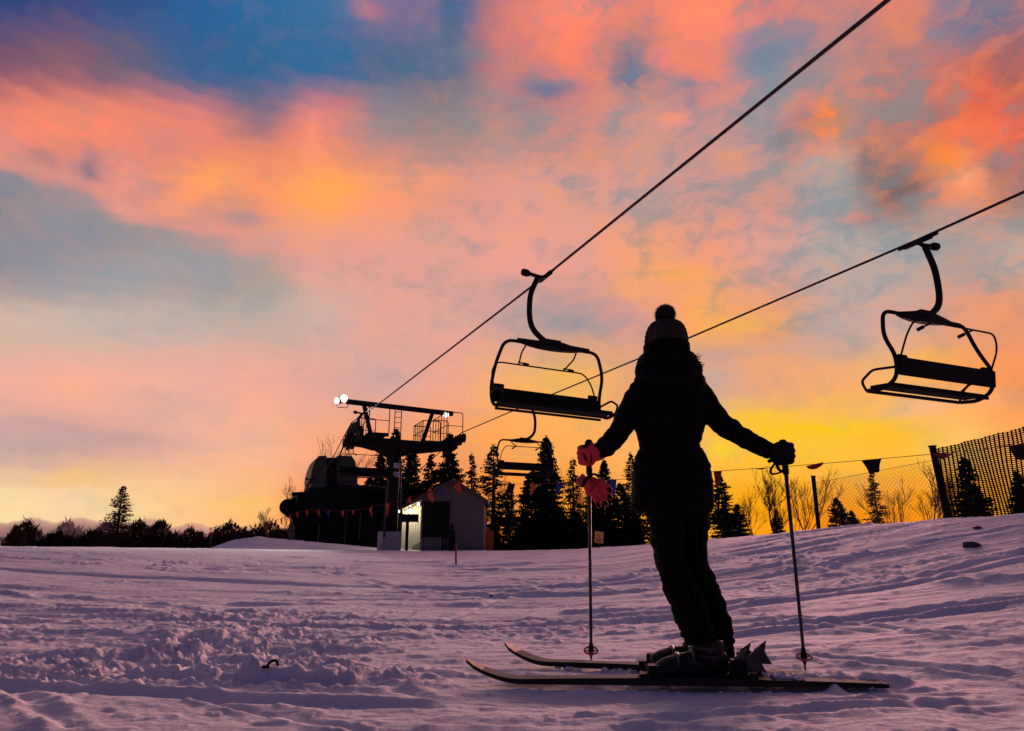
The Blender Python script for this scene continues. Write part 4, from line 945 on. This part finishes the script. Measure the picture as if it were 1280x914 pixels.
# the loose glove
gv = empty('red_glove', P(742, 610, 3.2), 0, 'loose red glove with black finger linings dangling below the left hand', 'glove')
q = gv.location; G_ = lambda x, y, Y=3.2: P(x, y, Y)-q
g = MB()
g.tube([G_(724, 596.5), G_(731, 602), G_(738, 607)], [(.030, .052), (.026, .043), (.022, .044)][::1] if False else [.040, .036, .042], 16, flat=.6)
R = Matrix.Rotation(math.radians(-48), 3, 'Y')
g.ell(G_(742, 609), (.052, .026, .044), Matrix.Rotation(math.radians(48), 3, 'Y'), 18, 12)
tips = [((752, 602), (765, 615)), ((752, 609), (765, 624.5)), ((748, 615), (759.5, 633)), ((742, 618), (749.5, 635))]
for a, b in tips: g.tube(spline([G_(a[0]-3, a[1]-3), G_((a[0]+b[0])/2, (a[1]+b[1])/2, 3.19), G_(*b)], 4), [.0135]*3+[.0125]*4+[.011, .008], 10)
g.tube(spline([G_(737, 602), G_(727, 603, 3.18), G_(720, 601.5, 3.18)], 3), [.02, .02, .02, .019, .018, .017, .012], 10)
gb = fuse(g, 'shell', 'red_glove', gv, .0045, 2, .0015, 50)
for k_, (a, b) in enumerate(tips):
    l_ = MB(); p = G_(b[0]*.78+a[0]*.22+(-.5 if k_ < 3 else 0), b[1]*.78+a[1]*.22, 3.182); l_.ell(p, (.014, .006, .0085), Matrix.Rotation(math.radians(50), 3, 'Y'), 12, 8); l_.build('finger_lining', 'pad', gb, True)
l_ = MB(); l_.tube(spline([G_(728, 609, 3.155), G_(731, 601, 3.15), G_(737, 595, 3.155), G_(739, 590, 3.17)], 5), .008, 6, flat=.5); l_.tube(spline([G_(737, 594, 3.16), G_(744, 593, 3.17), G_(749, 597, 3.18)], 4), .006, 6); l_.build('strap', 'pad', gb, True)
l_ = MB(); l_.tube(spline([G_(736, 617, 3.165), G_(741, 610, 3.16), G_(745, 604, 3.165)], 5), .002, 5); l_.build('stitching', 'pad', gb)

# ski poles
def ski_pole(top, tip, label, glen=.13):
    e = empty('ski_pole', tip, 0, label, 'ski pole', 'ski poles of the skier'); d = (top-tip); L = d.length; d.normalize(); T = Vector(tip)
    g = MB(); g.tube([d*.02, d*.10, d*(L-glen)], [.0065, .0075, .009], 10); g.build('shaft', 'pole_black', e, True)
    g = MB(); g.tube([d*(L-glen-.01), d*(L-glen), d*(L-glen*.7), d*(L-glen*.3), d*(L-.02), d*L], [.012, .015, .0135, .0155, .0165, .02], 12); g.tube([d*L, d*(L+.012)], [.02, .012], 12); g.build('grip', 'pad', e, True)
    g = MB(); x = d.cross(Vector((0, 1, 0))).normalized(); y = d.cross(x); zb__ = .055
    g.tube([d*zb__+(x*math.cos(a)+y*math.sin(a))*.034 for a in np.linspace(0, 2*math.pi, 22)], .0045, 6, False)
    for a in (0, 1.57, 3.14, 4.71): g.bar(d*zb__, d*zb__+(x*math.cos(a)+y*math.sin(a))*.034, .008, .005)
    b_ = g.build('basket', 'basket', e, True)
    g = MB(); g.tube([d*.03, d*.06, d*.10], [.010, .015, .009], 10); g.build('hub', 'pad', b_, True)
    g = MB(); g.tube([d*-.015, d*.03], [.003, .0065], 8); g.build('tip', 'buckle', e, True); return e
p1 = ski_pole(topL, tipL, 'left ski pole, straight and upright below the red gloves', .15)
p2 = ski_pole(topR, tipR, 'right ski pole, slanting away from the skier with a reddish basket', .14)
g = MB(); q = p1.location; sp = lambda x, y, Y: P(x, y, Y)-q
g.tube(spline([sp(736, 555, 3.25), sp(733, 552, 3.24), sp(737, 552, 3.22), sp(740, 558, 3.2), sp(739, 575, 3.18), sp(737, 588, 3.19)], 5), .006, 6, flat=.4); g.tube([sp(737, 585, 3.2), sp(737.5, 600, 3.21)], .013, 8); g.build('strap', 'pad', p1, True)
g = MB(); q = p2.location
g.tube(spline([sp(973, 574, 3.08), sp(964, 586, 3.07), sp(964, 592, 3.07), sp(971, 592, 3.07), sp(979, 588, 3.08), sp(979, 577, 3.09), sp(974, 573, 3.08)], 5), .0085, 6, flat=.5)
g.tube(spline([sp(970, 577, 3.09), sp(973, 586, 3.09), sp(978, 590, 3.09)], 4), .008, 6); g.tube([sp(961, 577, 3.08), sp(967, 574, 3.09)], .009, 6); g.build('strap', 'pad', p2, True)

# skis
def make_ski(a, b, label, tiprise, bind_px, lift=.008):
    A = Vector((a[0], a[1], 0)); B = Vector((b[0], b[1], 0)); za, zb_2 = gflat(*a)+lift, gflat(*b)+lift; A.z = za; B.z = zb_2
    e = empty('ski', A, 0, label, 'ski', 'skis of the skier'); L = (B-A).length; d = (B-A).normalized(); s_ = Vector((-d.y, d.x, 0)).normalized(); n = 44; vs = []; fs = []
    for i in range(n+1):
        t = -.06+1.06*i/n; x = t*L
        k = max(0, (.085-t)/.145); z = tiprise*k**1.7+.003*math.sin(math.pi*min(1, max(0, (t-.1)/.85)))
        w_ = .036+.014*((2*min(1, max(0, t))-1)**2)
        if t < 0: w_ *= max(.12, math.sqrt(max(0, 1-(t/-.06)**2.2)))
        th_ = .007+.007*math.sin(math.pi*min(1, max(0, t)))**.7
        p = d*x+Vector((0, 0, z))
        vs += [p-s_*w_-Vector((0, 0, th_)), p+s_*w_-Vector((0, 0, th_)), p+s_*w_*.96+Vector((0, 0, th_)), p-s_*w_*.96+Vector((0, 0, th_))]
    for i in range(n):
        for j in range(4): q_ = i*4+j; r_ = i*4+(j+1) % 4; fs.append((q_, r_, r_+4, q_+4))
    fs += [(3, 2, 1, 0), tuple(n*4+j for j in range(4))]
    g = MB(); g.add(vs, fs); o = g.build('ski_body', 'ski_base', e); o.data.materials.append(MAT['ski_top']); o.data.materials.append(MAT['ski_red'])
    for pl in o.data.polygons:
        if pl.normal.z > .8 and len(pl.vertices) == 4: pl.material_index = 1
        if (pl.center.dot(d)) < -.02 and pl.normal.z > .3: pl.material_index = 2
    # bindings
    def along(px, Y): return (P(px, 845, Y)-A).dot(d)
    t0, t1, Y = bind_px; x0, x1 = along(t0, Y), along(t1, Y); up = Vector((0, 0, 1))
    g = MB(); g.box(d*x0+up*.022, (.10, .065, .018), Matrix((d, s_, up)).transposed()); g.box(d*(x0+.01)+up*.045, (.05, .06, .035), Matrix((d, s_, up)).transposed()); g.build('toe_piece', 'pad', e)
    g = MB(); M3 = Matrix((d, s_, up)).transposed(); g.box(d*(x1+.0)+up*.022, (.16, .065, .02), M3); g.box(d*(x1+.01)+up*.055, (.06, .055, .06), M3)
    hp = g.build('heel_piece', 'pad', e)
    g = MB(); c_ = d*(x1+.0)+up*.05
    M_ = .62; up = up*M_
    g.prism([c_-d*.035-s_*.02, c_+d*.045-s_*.02-up*.02, c_+d*.055-s_*.02+up*.035, c_+d*.035-s_*.02+up*.075, c_+d*.045-s_*.02+up*.125, c_-d*.0-s_*.02+up*.075], s_*.008)
    g.prism([c_+d*.06-s_*-.01-up*.02, c_+d*.12-s_*-.01-up*.02, c_+d*.095-s_*-.01+up*.06, c_+d*.105-s_*-.01+up*.135, c_+d*.05-s_*-.01+up*.07], s_*.012)
    up = up/M_; g.build('heel_lever', 'steel_grey', hp)
    g = MB(); g.tube([d*(x1+.02)-s_*.042+up*.0, d*(x1+.13)-s_*.044+up*.012, d*(x1+.16)-s_*.044+up*.01], .0045, 6); g.tube([d*(x1+.02)+s_*.042+up*.0, d*(x1+.13)+s_*.044+up*.012], .0045, 6); g.build('brake_arm', 'pad', hp, True)
    for k in range(7):
        pass
    return e
make_ski(*SK_A, 'near ski, its curved tip and whole dark edge showing in front of the boots', .072, (815, 918, 3.02), .030)
make_ski(*SK_B, 'far ski behind the boots, its tip curling up and its tail buried in snow', .078, (806, 930, 3.2), .028)

# ------------------------------------------------------------------ sky
SKY = [
 [(45,70,120),(55,75,125),(50,85,135),(40,95,150),(45,105,155),(60,110,155),(130,110,145),(75,105,145),(200,120,120),(250,135,115),(225,130,120),(250,135,115),(215,125,120),(190,130,130),(200,125,125),(140,125,145),(150,115,130)],
 [(120,85,110),(140,95,110),(105,95,120),(65,95,135),(50,100,145),(55,105,150),(75,105,140),(95,110,135),(220,125,115),(235,130,115),(150,125,130),(235,130,115),(130,140,155),(180,135,132),(180,128,122),(195,115,108),(165,98,96)],
 [(250,135,115),(252,138,110),(250,135,110),(225,130,120),(150,115,125),(240,135,120),(165,135,135),(150,135,135),(175,140,135),(205,140,130),(200,150,140),(195,145,140),(178,145,145),(235,135,100),(170,128,120),(235,115,80),(225,105,85)],
 [(130,130,140),(160,130,135),(235,150,130),(255,155,105),(252,150,105),(255,165,90),(250,155,115),(225,150,130),(225,155,140),(215,155,140),(200,155,145),(205,150,140),(200,150,138),(165,155,155),(140,112,108),(235,145,115),(150,122,118)],
 [(140,140,150),(145,145,155),(150,150,160),(165,150,155),(200,155,145),(230,160,145),(230,160,145),(225,160,145),(235,160,145),(230,160,145),(245,160,120),(235,155,130),(215,160,148),(185,165,158),(180,163,158),(165,155,152),(195,165,152)],
 [(205,180,165),(200,180,168),(198,178,168),(200,178,168),(205,178,165),(212,172,160),(225,165,150),(225,165,150),(205,160,150),(180,150,150),(220,155,140),(252,170,90),(240,160,110),(190,165,160),(200,165,155),(225,155,125),(225,150,115)],
 [(238,175,155),(248,176,150),(240,176,152),(235,175,155),(245,172,148),(228,168,152),(215,168,158),(240,165,140),(250,175,110),(252,180,95),(225,165,120),(205,165,150),(240,165,120),(245,170,110),(250,180,100),(252,165,85),(250,150,90)],
 [(205,165,158),(208,165,155),(222,170,152),(242,180,150),(250,182,148),(250,170,130),(250,155,105),(252,160,95),(253,168,85),(253,172,85),(252,178,100),(253,190,75),(253,195,50),(252,195,60),(253,190,60),(253,195,100),(250,170,90)],
 [(253,222,170),(253,212,165),(253,212,150),(252,198,140),(253,188,115),(250,135,80),(245,118,58),(250,130,55),(252,140,42),(253,155,38),(253,158,38),(253,165,28),(253,160,18),(253,148,12),(253,145,10),(253,155,22),(252,172,45)]]
# accents: x, y, rx, ry, colour, weight
ACC = [(265,218,24,12,(255,178,80),.7),(410,235,46,16,(255,172,82),.65),(300,205,60,18,(255,155,95),.5),(395,165,9,30,(255,145,120),.6),(120,215,20,14,(135,120,135),.75),(185,240,25,10,(160,130,135),.5),(55,190,30,10,(170,120,120),.5),
 (270,262,30,12,(190,140,135),.5),(1170,200,24,22,(255,135,40),.9),(1195,215,14,10,(255,165,60),.8),(1030,158,26,24,(255,130,60),.85),(1105,118,20,14,(255,120,80),.7),(1235,130,18,30,(230,90,60),.6),(1080,200,30,18,(120,110,112),.6),(1130,240,36,14,(110,95,95),.55),(1150,150,18,14,(140,120,120),.5),(1045,205,26,22,(165,170,170),.55),(980,180,24,26,(180,130,125),.4),
 (700,20,50,22,(255,140,120),.7),(730,55,40,20,(250,130,110),.6),(900,25,50,22,(255,140,120),.6),(830,75,25,14,(250,130,120),.6),(860,110,18,14,(110,130,155),.5),(690,115,45,16,(95,115,145),.6),(790,95,24,16,(110,125,150),.6),(990,50,30,20,(120,130,155),.6),(1230,35,50,24,(105,120,150),.6),(455,8,18,10,(220,125,125),.7),(530,25,12,18,(150,115,140),.5),
 (840,345,50,14,(255,172,65),.6),(790,365,30,9,(255,175,90),.4),(930,405,42,9,(255,185,60),.6),(1000,385,60,12,(225,160,120),.4),(890,440,40,12,(180,155,150),.6),(1000,440,70,12,(165,160,160),.5),(1160,455,30,10,(255,180,60),.8),(1240,385,40,16,(250,150,100),.5),
 (700,475,40,10,(255,190,60),.7),(640,490,40,8,(255,175,80),.6),(1020,535,100,12,(255,200,10),.9),(930,520,50,10,(255,200,30),.8),(1130,555,60,10,(255,190,30),.7),(1060,505,60,9,(250,190,70),.5),(900,590,60,14,(255,195,70),.5),(905,563,14,4,(255,215,20),.9),(1160,510,50,12,(250,185,150),.6),(1230,500,40,10,(250,180,130),.5),
 (95,598,48,12,(255,200,95),.8),(60,470,90,10,(248,176,152),.5),(60,285,90,34,(138,140,152),.75),(200,335,120,24,(156,158,166),.75),(110,545,150,10,(196,158,156),.6),(330,385,80,18,(190,178,168),.4),(40,390,60,14,(215,190,170),.4),(250,440,90,8,(235,170,150),.4),(10,635,40,12,(255,215,150),.7),(300,628,70,10,(255,200,100),.4),(30,585,50,12,(215,170,155),.5),(120,555,110,10,(180,155,155),.5),(100,525,80,9,(210,165,155),.4),(200,495,60,8,(205,165,155),.4),(455,475,80,14,(215,165,155),.4),(220,610,50,14,(250,200,150),.5),
 (950,620,80,30,(253,172,20),.6),(1120,630,70,20,(255,160,5),.7),(1040,650,60,20,(255,140,5),.6),(1050,600,80,14,(255,190,90),.4),(700,610,80,24,(253,150,40),.5),(560,590,60,20,(250,150,90),.5),(620,370,50,14,(200,155,150),.4),(760,400,60,14,(175,150,155),.6),(700,380,50,10,(190,155,150),.4),(580,300,60,14,(240,160,140),.4),(420,300,60,18,(245,155,130),.5),(480,130,40,25,(135,125,140),.4),(540,130,35,22,(150,125,125),.4),(640,140,50,20,(120,125,145),.4)]
ACC += [(1210,225,22,12,(255,165,125),.8),(1070,270,14,9,(238,120,85),.7),(1255,165,18,15,(250,120,90),.7),(1235,95,18,14,(235,100,80),.7),(1130,170,20,13,(212,112,98),.7),(960,280,8,15,(238,150,130),.6),(835,150,24,13,(252,150,130),.7),(750,220,14,10,(243,155,135),.6),(840,80,16,20,(248,135,120),.7),(930,105,22,10,(238,135,125),.6),(890,35,30,16,(252,135,115),.6),
 (980,172,18,24,(150,120,125),.65),(1003,150,10,20,(135,115,125),.6),(1055,238,20,18,(152,152,154),.7),(1090,212,13,24,(122,110,114),.7),(1180,145,20,10,(138,104,108),.6),(1245,222,10,18,(118,108,114),.7),(1140,243,26,10,(112,98,102),.7),(950,150,18,16,(165,150,150),.6),(865,118,11,16,(118,124,150),.7),(685,104,30,14,(72,108,150),.75),(790,90,14,20,(92,108,145),.7),(950,58,28,16,(112,124,155),.7),(1010,45,14,16,(122,130,155),.6),(1240,30,34,20,(98,108,142),.7),(1010,215,30,14,(170,165,163),.6),(900,200,40,20,(190,155,148),.5),(1180,270,40,12,(165,150,145),.6),(1110,265,14,12,(185,120,102),.6),
 (160,262,55,5,(247,158,138),.6),(120,205,15,13,(118,114,135),.7),(175,236,20,5,(148,130,142),.7),(300,272,24,11,(165,140,142),.65),(45,198,28,7,(168,120,126),.6),(395,168,5,26,(255,150,120),.7),(420,130,13,11,(202,116,126),.6),(545,225,28,10,(255,160,122),.6),(560,165,30,12,(158,134,130),.6),(415,310,22,16,(205,156,146),.6),(540,300,28,12,(206,160,150),.6),(250,60,60,40,(42,98,150),.5),(400,60,60,30,(48,105,152),.5),(330,120,40,14,(90,98,135),.5)]
SKYL = np.array([[lin(c) for c in row] for row in SKY])
# edges of the main cloud band at the upper left
def soft(v): return 1/(1+np.exp(-v))
def photo_colour(px, py):
    gx = np.clip(px/80, 0, 15.999); gy = np.clip(py/80, 0, 7.999); i, j = int(gx), int(gy); fx, fy = gx-i, gy-j; fx = fx*fx*(3-2*fx); fy = fy*fy*(3-2*fy)
    c = (SKYL[j, i]*(1-fx)+SKYL[j, i+1]*fx)*(1-fy)+(SKYL[j+1, i]*(1-fx)+SKYL[j+1, i+1]*fx)*fy
    # lower edge of the bright band, from the left side down to the right
    if -200 < px < 380:
        e = np.interp(px, [-200, 0, 60, 200, 330, 380], [190, 208, 228, 278, 325, 350]); k = soft((py-e)/5.)*(1-soft((py-e-75)/22.))*np.clip((400-px)/80, 0, 1)
        c = c*(1-k)+np.array(lin((132+.1*max(px,0), 134+.06*max(px,0), 146)))*k
        k2 = soft((e-py)/5.)*(1-soft((e-py-35)/9.))*np.clip((380-px)/90, 0, 1)*.75; c = c*(1-k2)+np.array(lin((238, 150, 130)))*k2
    if -200 < px < 620:
        e = np.interp(px, [-200, 0, 80, 200, 330, 420, 520, 620], [112, 120, 122, 140, 175, 165, 190, 200]); k = soft((py-e)/7.)*(1-soft((py-e-28)/10.))*np.clip((560-px)/160, 0, 1)*.6; c = c*(1-k)+np.array(lin((253, 138, 108)))*k
    for (x, y, rx, ry, col, w) in ACC:
        g_ = w*math.exp(-((px-x)/rx)**2-((py-y)/ry)**2)
        if g_ > .01: c = c*(1-g_)+np.array(lin(col))*g_
    return c
def amp(px, py):
    a = .20+.60*soft((px-620)/60.)*soft((350-py)/50.)+.10*soft((px-560)/60.)+.3*soft((px-980)/40.)*soft((340-py)/40.)
    a += .16*math.exp(-((py-195-.3*px)/70.)**2)*soft((500-px)/60.)
    if px < 600 and py < 110: a *= .45+.55*px/600
    return min(1, a*(.75 if py > 420 else 1))
def build_world():
    w = bpy.data.worlds.new('World'); S.world = w; w.use_nodes = True; nt = w.node_tree; bg = nt.nodes['Background']; nn = nt.nodes.new; L = nt.links.new
    def math_(op, a, b=None, c=None, clamp=False):
        m = nn('ShaderNodeMath'); m.operation = op; m.use_clamp = clamp
        for i, v in enumerate((a, b, c)):
            if v is None: continue
            if isinstance(v, (int, float)): m.inputs[i].default_value = v
            else: L(v, m.inputs[i])
        return m.outputs[0]
    tc = nn('ShaderNodeTexCoord'); vec = tc.outputs['Generated']
    def warp(v, scale, amt, detail, zs=1.6, rough=.55, dist=0.):
        mp = nn('ShaderNodeMapping'); mp.inputs['Scale'].default_value = (1, 1, zs); L(vec, mp.inputs[0])
        no = nn('ShaderNodeTexNoise'); no.inputs['Scale'].default_value = scale; no.inputs['Detail'].default_value = detail; no.inputs['Roughness'].default_value = rough; no.inputs['Distortion'].default_value = dist
        L(mp.outputs[0], no.inputs['Vector'])
        s_ = nn('ShaderNodeVectorMath'); s_.operation = 'SUBTRACT'; L(no.outputs['Color'], s_.inputs[0]); s_.inputs[1].default_value = (.5, .5, .5)
        k = nn('ShaderNodeVectorMath'); k.operation = 'MULTIPLY'; L(s_.outputs[0], k.inputs[0]); k.inputs[1].default_value = (amt, amt, amt*.7)
        a_ = nn('ShaderNodeVectorMath'); a_.operation = 'ADD'; L(v, a_.inputs[0]); L(k.outputs[0], a_.inputs[1]); return a_.outputs[0]
    v = warp(vec, 4.2, .045, 3); v = warp(v, 13, .040, 6, 1.7, .6); v = warp(v, 42, .016, 5, 1.8, .6)
    sx = nn('ShaderNodeSeparateXYZ'); nv_ = nn('ShaderNodeVectorMath'); nv_.operation = 'NORMALIZE'; L(v, nv_.inputs[0]); L(nv_.outputs[0], sx.inputs[0])
    az = math_('ARCTAN2', sx.outputs[0], sx.outputs[1]); el = math_('ARCSINE', sx.outputs[2])
    A0 = math.radians(48); u = math_('MULTIPLY_ADD', az, 1/(2*A0), .5)      # 0..1 over +-48 degrees
    us = [math_('MULTIPLY_ADD', u, 3., -float(q), clamp=True) for q in range(3)]; th1 = math_('GREATER_THAN', u, 1/3); th2 = math_('GREATER_THAN', u, 2/3)
    els = list(np.arange(-2, 47.01, 1.1)); NS = 32
    cur_c = cur_a = None
    for i, e in enumerate(els):
        outs = []
        for hf, uu in enumerate(us):
            gt = bpy.data.node_groups.new('sky_row', 'ShaderNodeTree'); gt.interface.new_socket('u', in_out='INPUT', socket_type='NodeSocketFloat')
            gt.interface.new_socket('colour', in_out='OUTPUT', socket_type='NodeSocketColor'); gt.interface.new_socket('strength', in_out='OUTPUT', socket_type='NodeSocketFloat')
            r = gt.nodes.new('ShaderNodeValToRGB'); cr = r.color_ramp; cr.interpolation = 'LINEAR'
            while len(cr.elements) < NS: cr.elements.new(.5)
            for k in range(NS): cr.elements[k].position = k/(NS-1)
            for k in range(NS):
                a = (-A0+2*A0*(hf+k/(NS-1))/3); er = math.radians(e); dx, dy, dz = math.sin(a)*math.cos(er), math.cos(a)*math.cos(er), math.sin(er)
                fw = dy*CP+dz*SP; up = -dy*SP+dz*CP; px = 640+F*dx/fw; py = 457-F*up/fw
                c = photo_colour(px, py); cr.elements[k].color = (c[0], c[1], c[2], amp(px, py))
            gi = gt.nodes.new('NodeGroupInput'); go = gt.nodes.new('NodeGroupOutput'); gt.links.new(gi.outputs[0], r.inputs[0]); gt.links.new(r.outputs[0], go.inputs[0]); gt.links.new(r.outputs[1], go.inputs[1])
            gn = nn('ShaderNodeGroup'); gn.node_tree = gt; L(uu, gn.inputs[0]); outs.append(gn)
        mc0 = nn('ShaderNodeMix'); mc0.data_type = 'RGBA'; L(th1, mc0.inputs[0]); L(outs[0].outputs[0], mc0.inputs[6]); L(outs[1].outputs[0], mc0.inputs[7])
        ma0 = nn('ShaderNodeMix'); ma0.data_type = 'FLOAT'; L(th1, ma0.inputs[0]); L(outs[0].outputs[1], ma0.inputs[2]); L(outs[1].outputs[1], ma0.inputs[3])
        mc = nn('ShaderNodeMix'); mc.data_type = 'RGBA'; L(th2, mc.inputs[0]); L(mc0.outputs[2], mc.inputs[6]); L(outs[2].outputs[0], mc.inputs[7])
        ma = nn('ShaderNodeMix'); ma.data_type = 'FLOAT'; L(th2, ma.inputs[0]); L(ma0.outputs[0], ma.inputs[2]); L(outs[2].outputs[1], ma.inputs[3])
        if cur_c is None: cur_c, cur_a = mc.outputs[2], ma.outputs[0]
        else:
            f = nn('ShaderNodeMapRange'); f.interpolation_type = 'SMOOTHSTEP'; L(el, f.inputs[0]); f.inputs[1].default_value = math.radians(els[i-1]); f.inputs[2].default_value = math.radians(e)
            m2 = nn('ShaderNodeMix'); m2.data_type = 'RGBA'; L(f.outputs[0], m2.inputs[0]); L(cur_c, m2.inputs[6]); L(mc.outputs[2], m2.inputs[7])
            m3 = nn('ShaderNodeMix'); m3.data_type = 'FLOAT'; L(f.outputs[0], m3.inputs[0]); L(cur_a, m3.inputs[2]); L(ma.outputs[0], m3.inputs[3])
            cur_c, cur_a = m2.outputs[2], m3.outputs[0]
    # cloud texture: wisps that swing between lit pink and grey blue
    mp = nn('ShaderNodeMapping'); mp.inputs['Scale'].default_value = (1, 1, 1.9); mp.inputs['Rotation'].default_value = (0, math.radians(12), 0); L(v, mp.inputs[0])
    no = nn('ShaderNodeTexNoise'); no.inputs['Scale'].default_value = 10; no.inputs['Detail'].default_value = 9; no.inputs['Roughness'].default_value = .56; no.inputs['Distortion'].default_value = .35; L(mp.outputs[0], no.inputs['Vector'])
    mq = nn('ShaderNodeMapping'); mq.inputs['Scale'].default_value = (1, 1, 1.5); mq.inputs['Rotation'].default_value = (0, math.radians(-32), 0); L(v, mq.inputs[0])
    n2 = nn('ShaderNodeTexNoise'); n2.inputs['Scale'].default_value = 23; n2.inputs['Detail'].default_value = 10; n2.inputs['Roughness'].default_value = .64; n2.inputs['Distortion'].default_value = .5; L(mq.outputs[0], n2.inputs['Vector'])
    nsum = math_('ADD', math_('SUBTRACT', no.outputs['Fac'], .5), math_('MULTIPLY', math_('SUBTRACT', n2.outputs['Fac'], .5), .85))
    t = math_('MULTIPLY', nsum, cur_a)
    pos = math_('MAXIMUM', t, 0.); neg = math_('MAXIMUM', math_('MULTIPLY', t, -1.), 0.)
    fp = math_('MULTIPLY', pos, 4.6, clamp=True); fn = math_('MULTIPLY', neg, 7.5, clamp=True)
    hot = nn('ShaderNodeVectorMath'); hot.operation = 'MULTIPLY_ADD'; L(cur_c, hot.inputs[0]); hot.inputs[1].default_value = (.74, .80, .62); hot.inputs[2].default_value = (.34, .07, .025)
    cold = nn('ShaderNodeVectorMath'); cold.operation = 'MULTIPLY_ADD'; L(cur_c, cold.inputs[0]); cold.inputs[1].default_value = (.50, .64, .70); cold.inputs[2].default_value = (.085, .092, .10)
    m4 = nn('ShaderNodeMix'); m4.data_type = 'RGBA'; L(fp, m4.inputs[0]); L(cur_c, m4.inputs[6]); L(hot.outputs[0], m4.inputs[7])
    m5 = nn('ShaderNodeMix'); m5.data_type = 'RGBA'; L(fn, m5.inputs[0]); L(m4.outputs[2], m5.inputs[6]); L(cold.outputs[0], m5.inputs[7])
    # away from the sunset the sky is the dim dusk sky
    sky = nn('ShaderNodeTexSky'); sky.sky_type = 'NISHITA'; sky.sun_disc = False; sky.sun_elevation = math.radians(2.0); sky.sun_rotation = math.radians(22); sky.air_density = 1.2; sky.dust_density = 1.5; sky.ozone_density = 3
    ds = nn('ShaderNodeVectorMath'); ds.operation = 'MULTIPLY_ADD'; L(sky.outputs[0], ds.inputs[0]); ds.inputs[1].default_value = (.05,)*3; ds.inputs[2].default_value = DUSK
    sd = nn('ShaderNodeSeparateXYZ'); L(vec, sd.inputs[0])
    azr = math_('ABSOLUTE', math_('ARCTAN2', sd.outputs[0], sd.outputs[1]))
    f1 = nn('ShaderNodeMapRange'); f1.interpolation_type = 'SMOOTHSTEP'; L(azr, f1.inputs[0]); f1.inputs[1].default_value = math.radians(52); f1.inputs[2].default_value = math.radians(95)
    f2 = nn('ShaderNodeMapRange'); f2.interpolation_type = 'SMOOTHSTEP'; L(sd.outputs[2], f2.inputs[0]); f2.inputs[1].default_value = math.sin(math.radians(62)); f2.inputs[2].default_value = math.sin(math.radians(88))
    fm = math_('MAXIMUM', f1.outputs[0], f2.outputs[0])
    m6 = nn('ShaderNodeMix'); m6.data_type = 'RGBA'; L(fm, m6.inputs[0]); L(m5.outputs[2], m6.inputs[6]); L(ds.outputs[0], m6.inputs[7])
    L(m6.outputs[2], bg.inputs['Color']); bg.inputs['Strength'].default_value = 1.01
    w.cycles.sampling_method = 'MANUAL'; w.cycles.sample_map_resolution = 512
DUSK = (.045, .032, .100)
build_world()
sl = bpy.data.lights.new('sun', 'SUN'); sl.energy = 3.7; sl.angle = math.radians(20); sl.color = (1, .47, .44)
so = bpy.data.objects.new('sun', sl); COL.objects.link(so); a, e = math.radians(24), math.radians(11)
so.rotation_euler = Vector((-math.sin(a)*math.cos(e), -math.cos(a)*math.cos(e), -math.sin(e))).to_track_quat('-Z', 'Y').to_euler()

build_ground()
def snow_clumps():
    g = MB(); R_ = random.Random(12)
    def lump(x, y, z, r):
        vs0 = len(g.v); g.ell((x, y, z), (r*R_.uniform(.8, 1.3), r*R_.uniform(.7, 1.2), r*R_.uniform(.55, .85)), None, 12, 8); o_ = Vector((R_.random()*9, 0, 0))
        for i in range(vs0, len(g.v)):
            v = Vector(g.v[i]); c = Vector((x, y, z)); g.v[i] = tuple(c+(v-c)*(1+.55*mnoise.noise(v*(1.1/r)+o_)))
    def ski_pt(S_, t): return S_[0][0]+(S_[1][0]-S_[0][0])*t, S_[0][1]+(S_[1][1]-S_[0][1])*t
    for k in range(46):                     # between and on the skis, round the boots
        x, y = ski_pt(SK_A, R_.uniform(.36, .82)); lump(x, y+R_.uniform(.03, .10), gflat(x, y)+.018+R_.uniform(0, .012), R_.uniform(.007, .017))
    for k in range(30):
        x, y = ski_pt(SK_A, R_.uniform(.72, .80)); lump(x, y+R_.uniform(-.02, .09), gflat(x, y)+.026+R_.uniform(0, .03), R_.uniform(.010, .022))
    for k in range(16):
        x, y = ski_pt(SK_A, R_.uniform(.37, .43)); lump(x, y+R_.uniform(.0, .12), gflat(x, y)+.024+R_.uniform(0, .015), R_.uniform(.009, .018))
    for k in range(34):
        x, y = ski_pt(SK_B, R_.uniform(.12, .42)); lump(x, y-R_.uniform(.02, .09), gflat(x, y)+.012+R_.uniform(0, .01), R_.uniform(.006, .015))
    for k in range(40):
        x, y = ski_pt(SK_A, R_.uniform(.87, 1.01)); lump(x, y+R_.uniform(-.03, .05), gflat(x, y)+.016+R_.uniform(0, .016), R_.uniform(.008, .02))
    for k in range(26):
        x, y = ski_pt(SK_A, R_.uniform(.1, .9)); lump(x, y-R_.uniform(.05, .07), gflat(x, y)+.003, R_.uniform(.005, .012))
    o = g.build('loose_snow', bpy.data.materials['snow'], None, True); tag(o, kind='stuff')
snow_clumps()
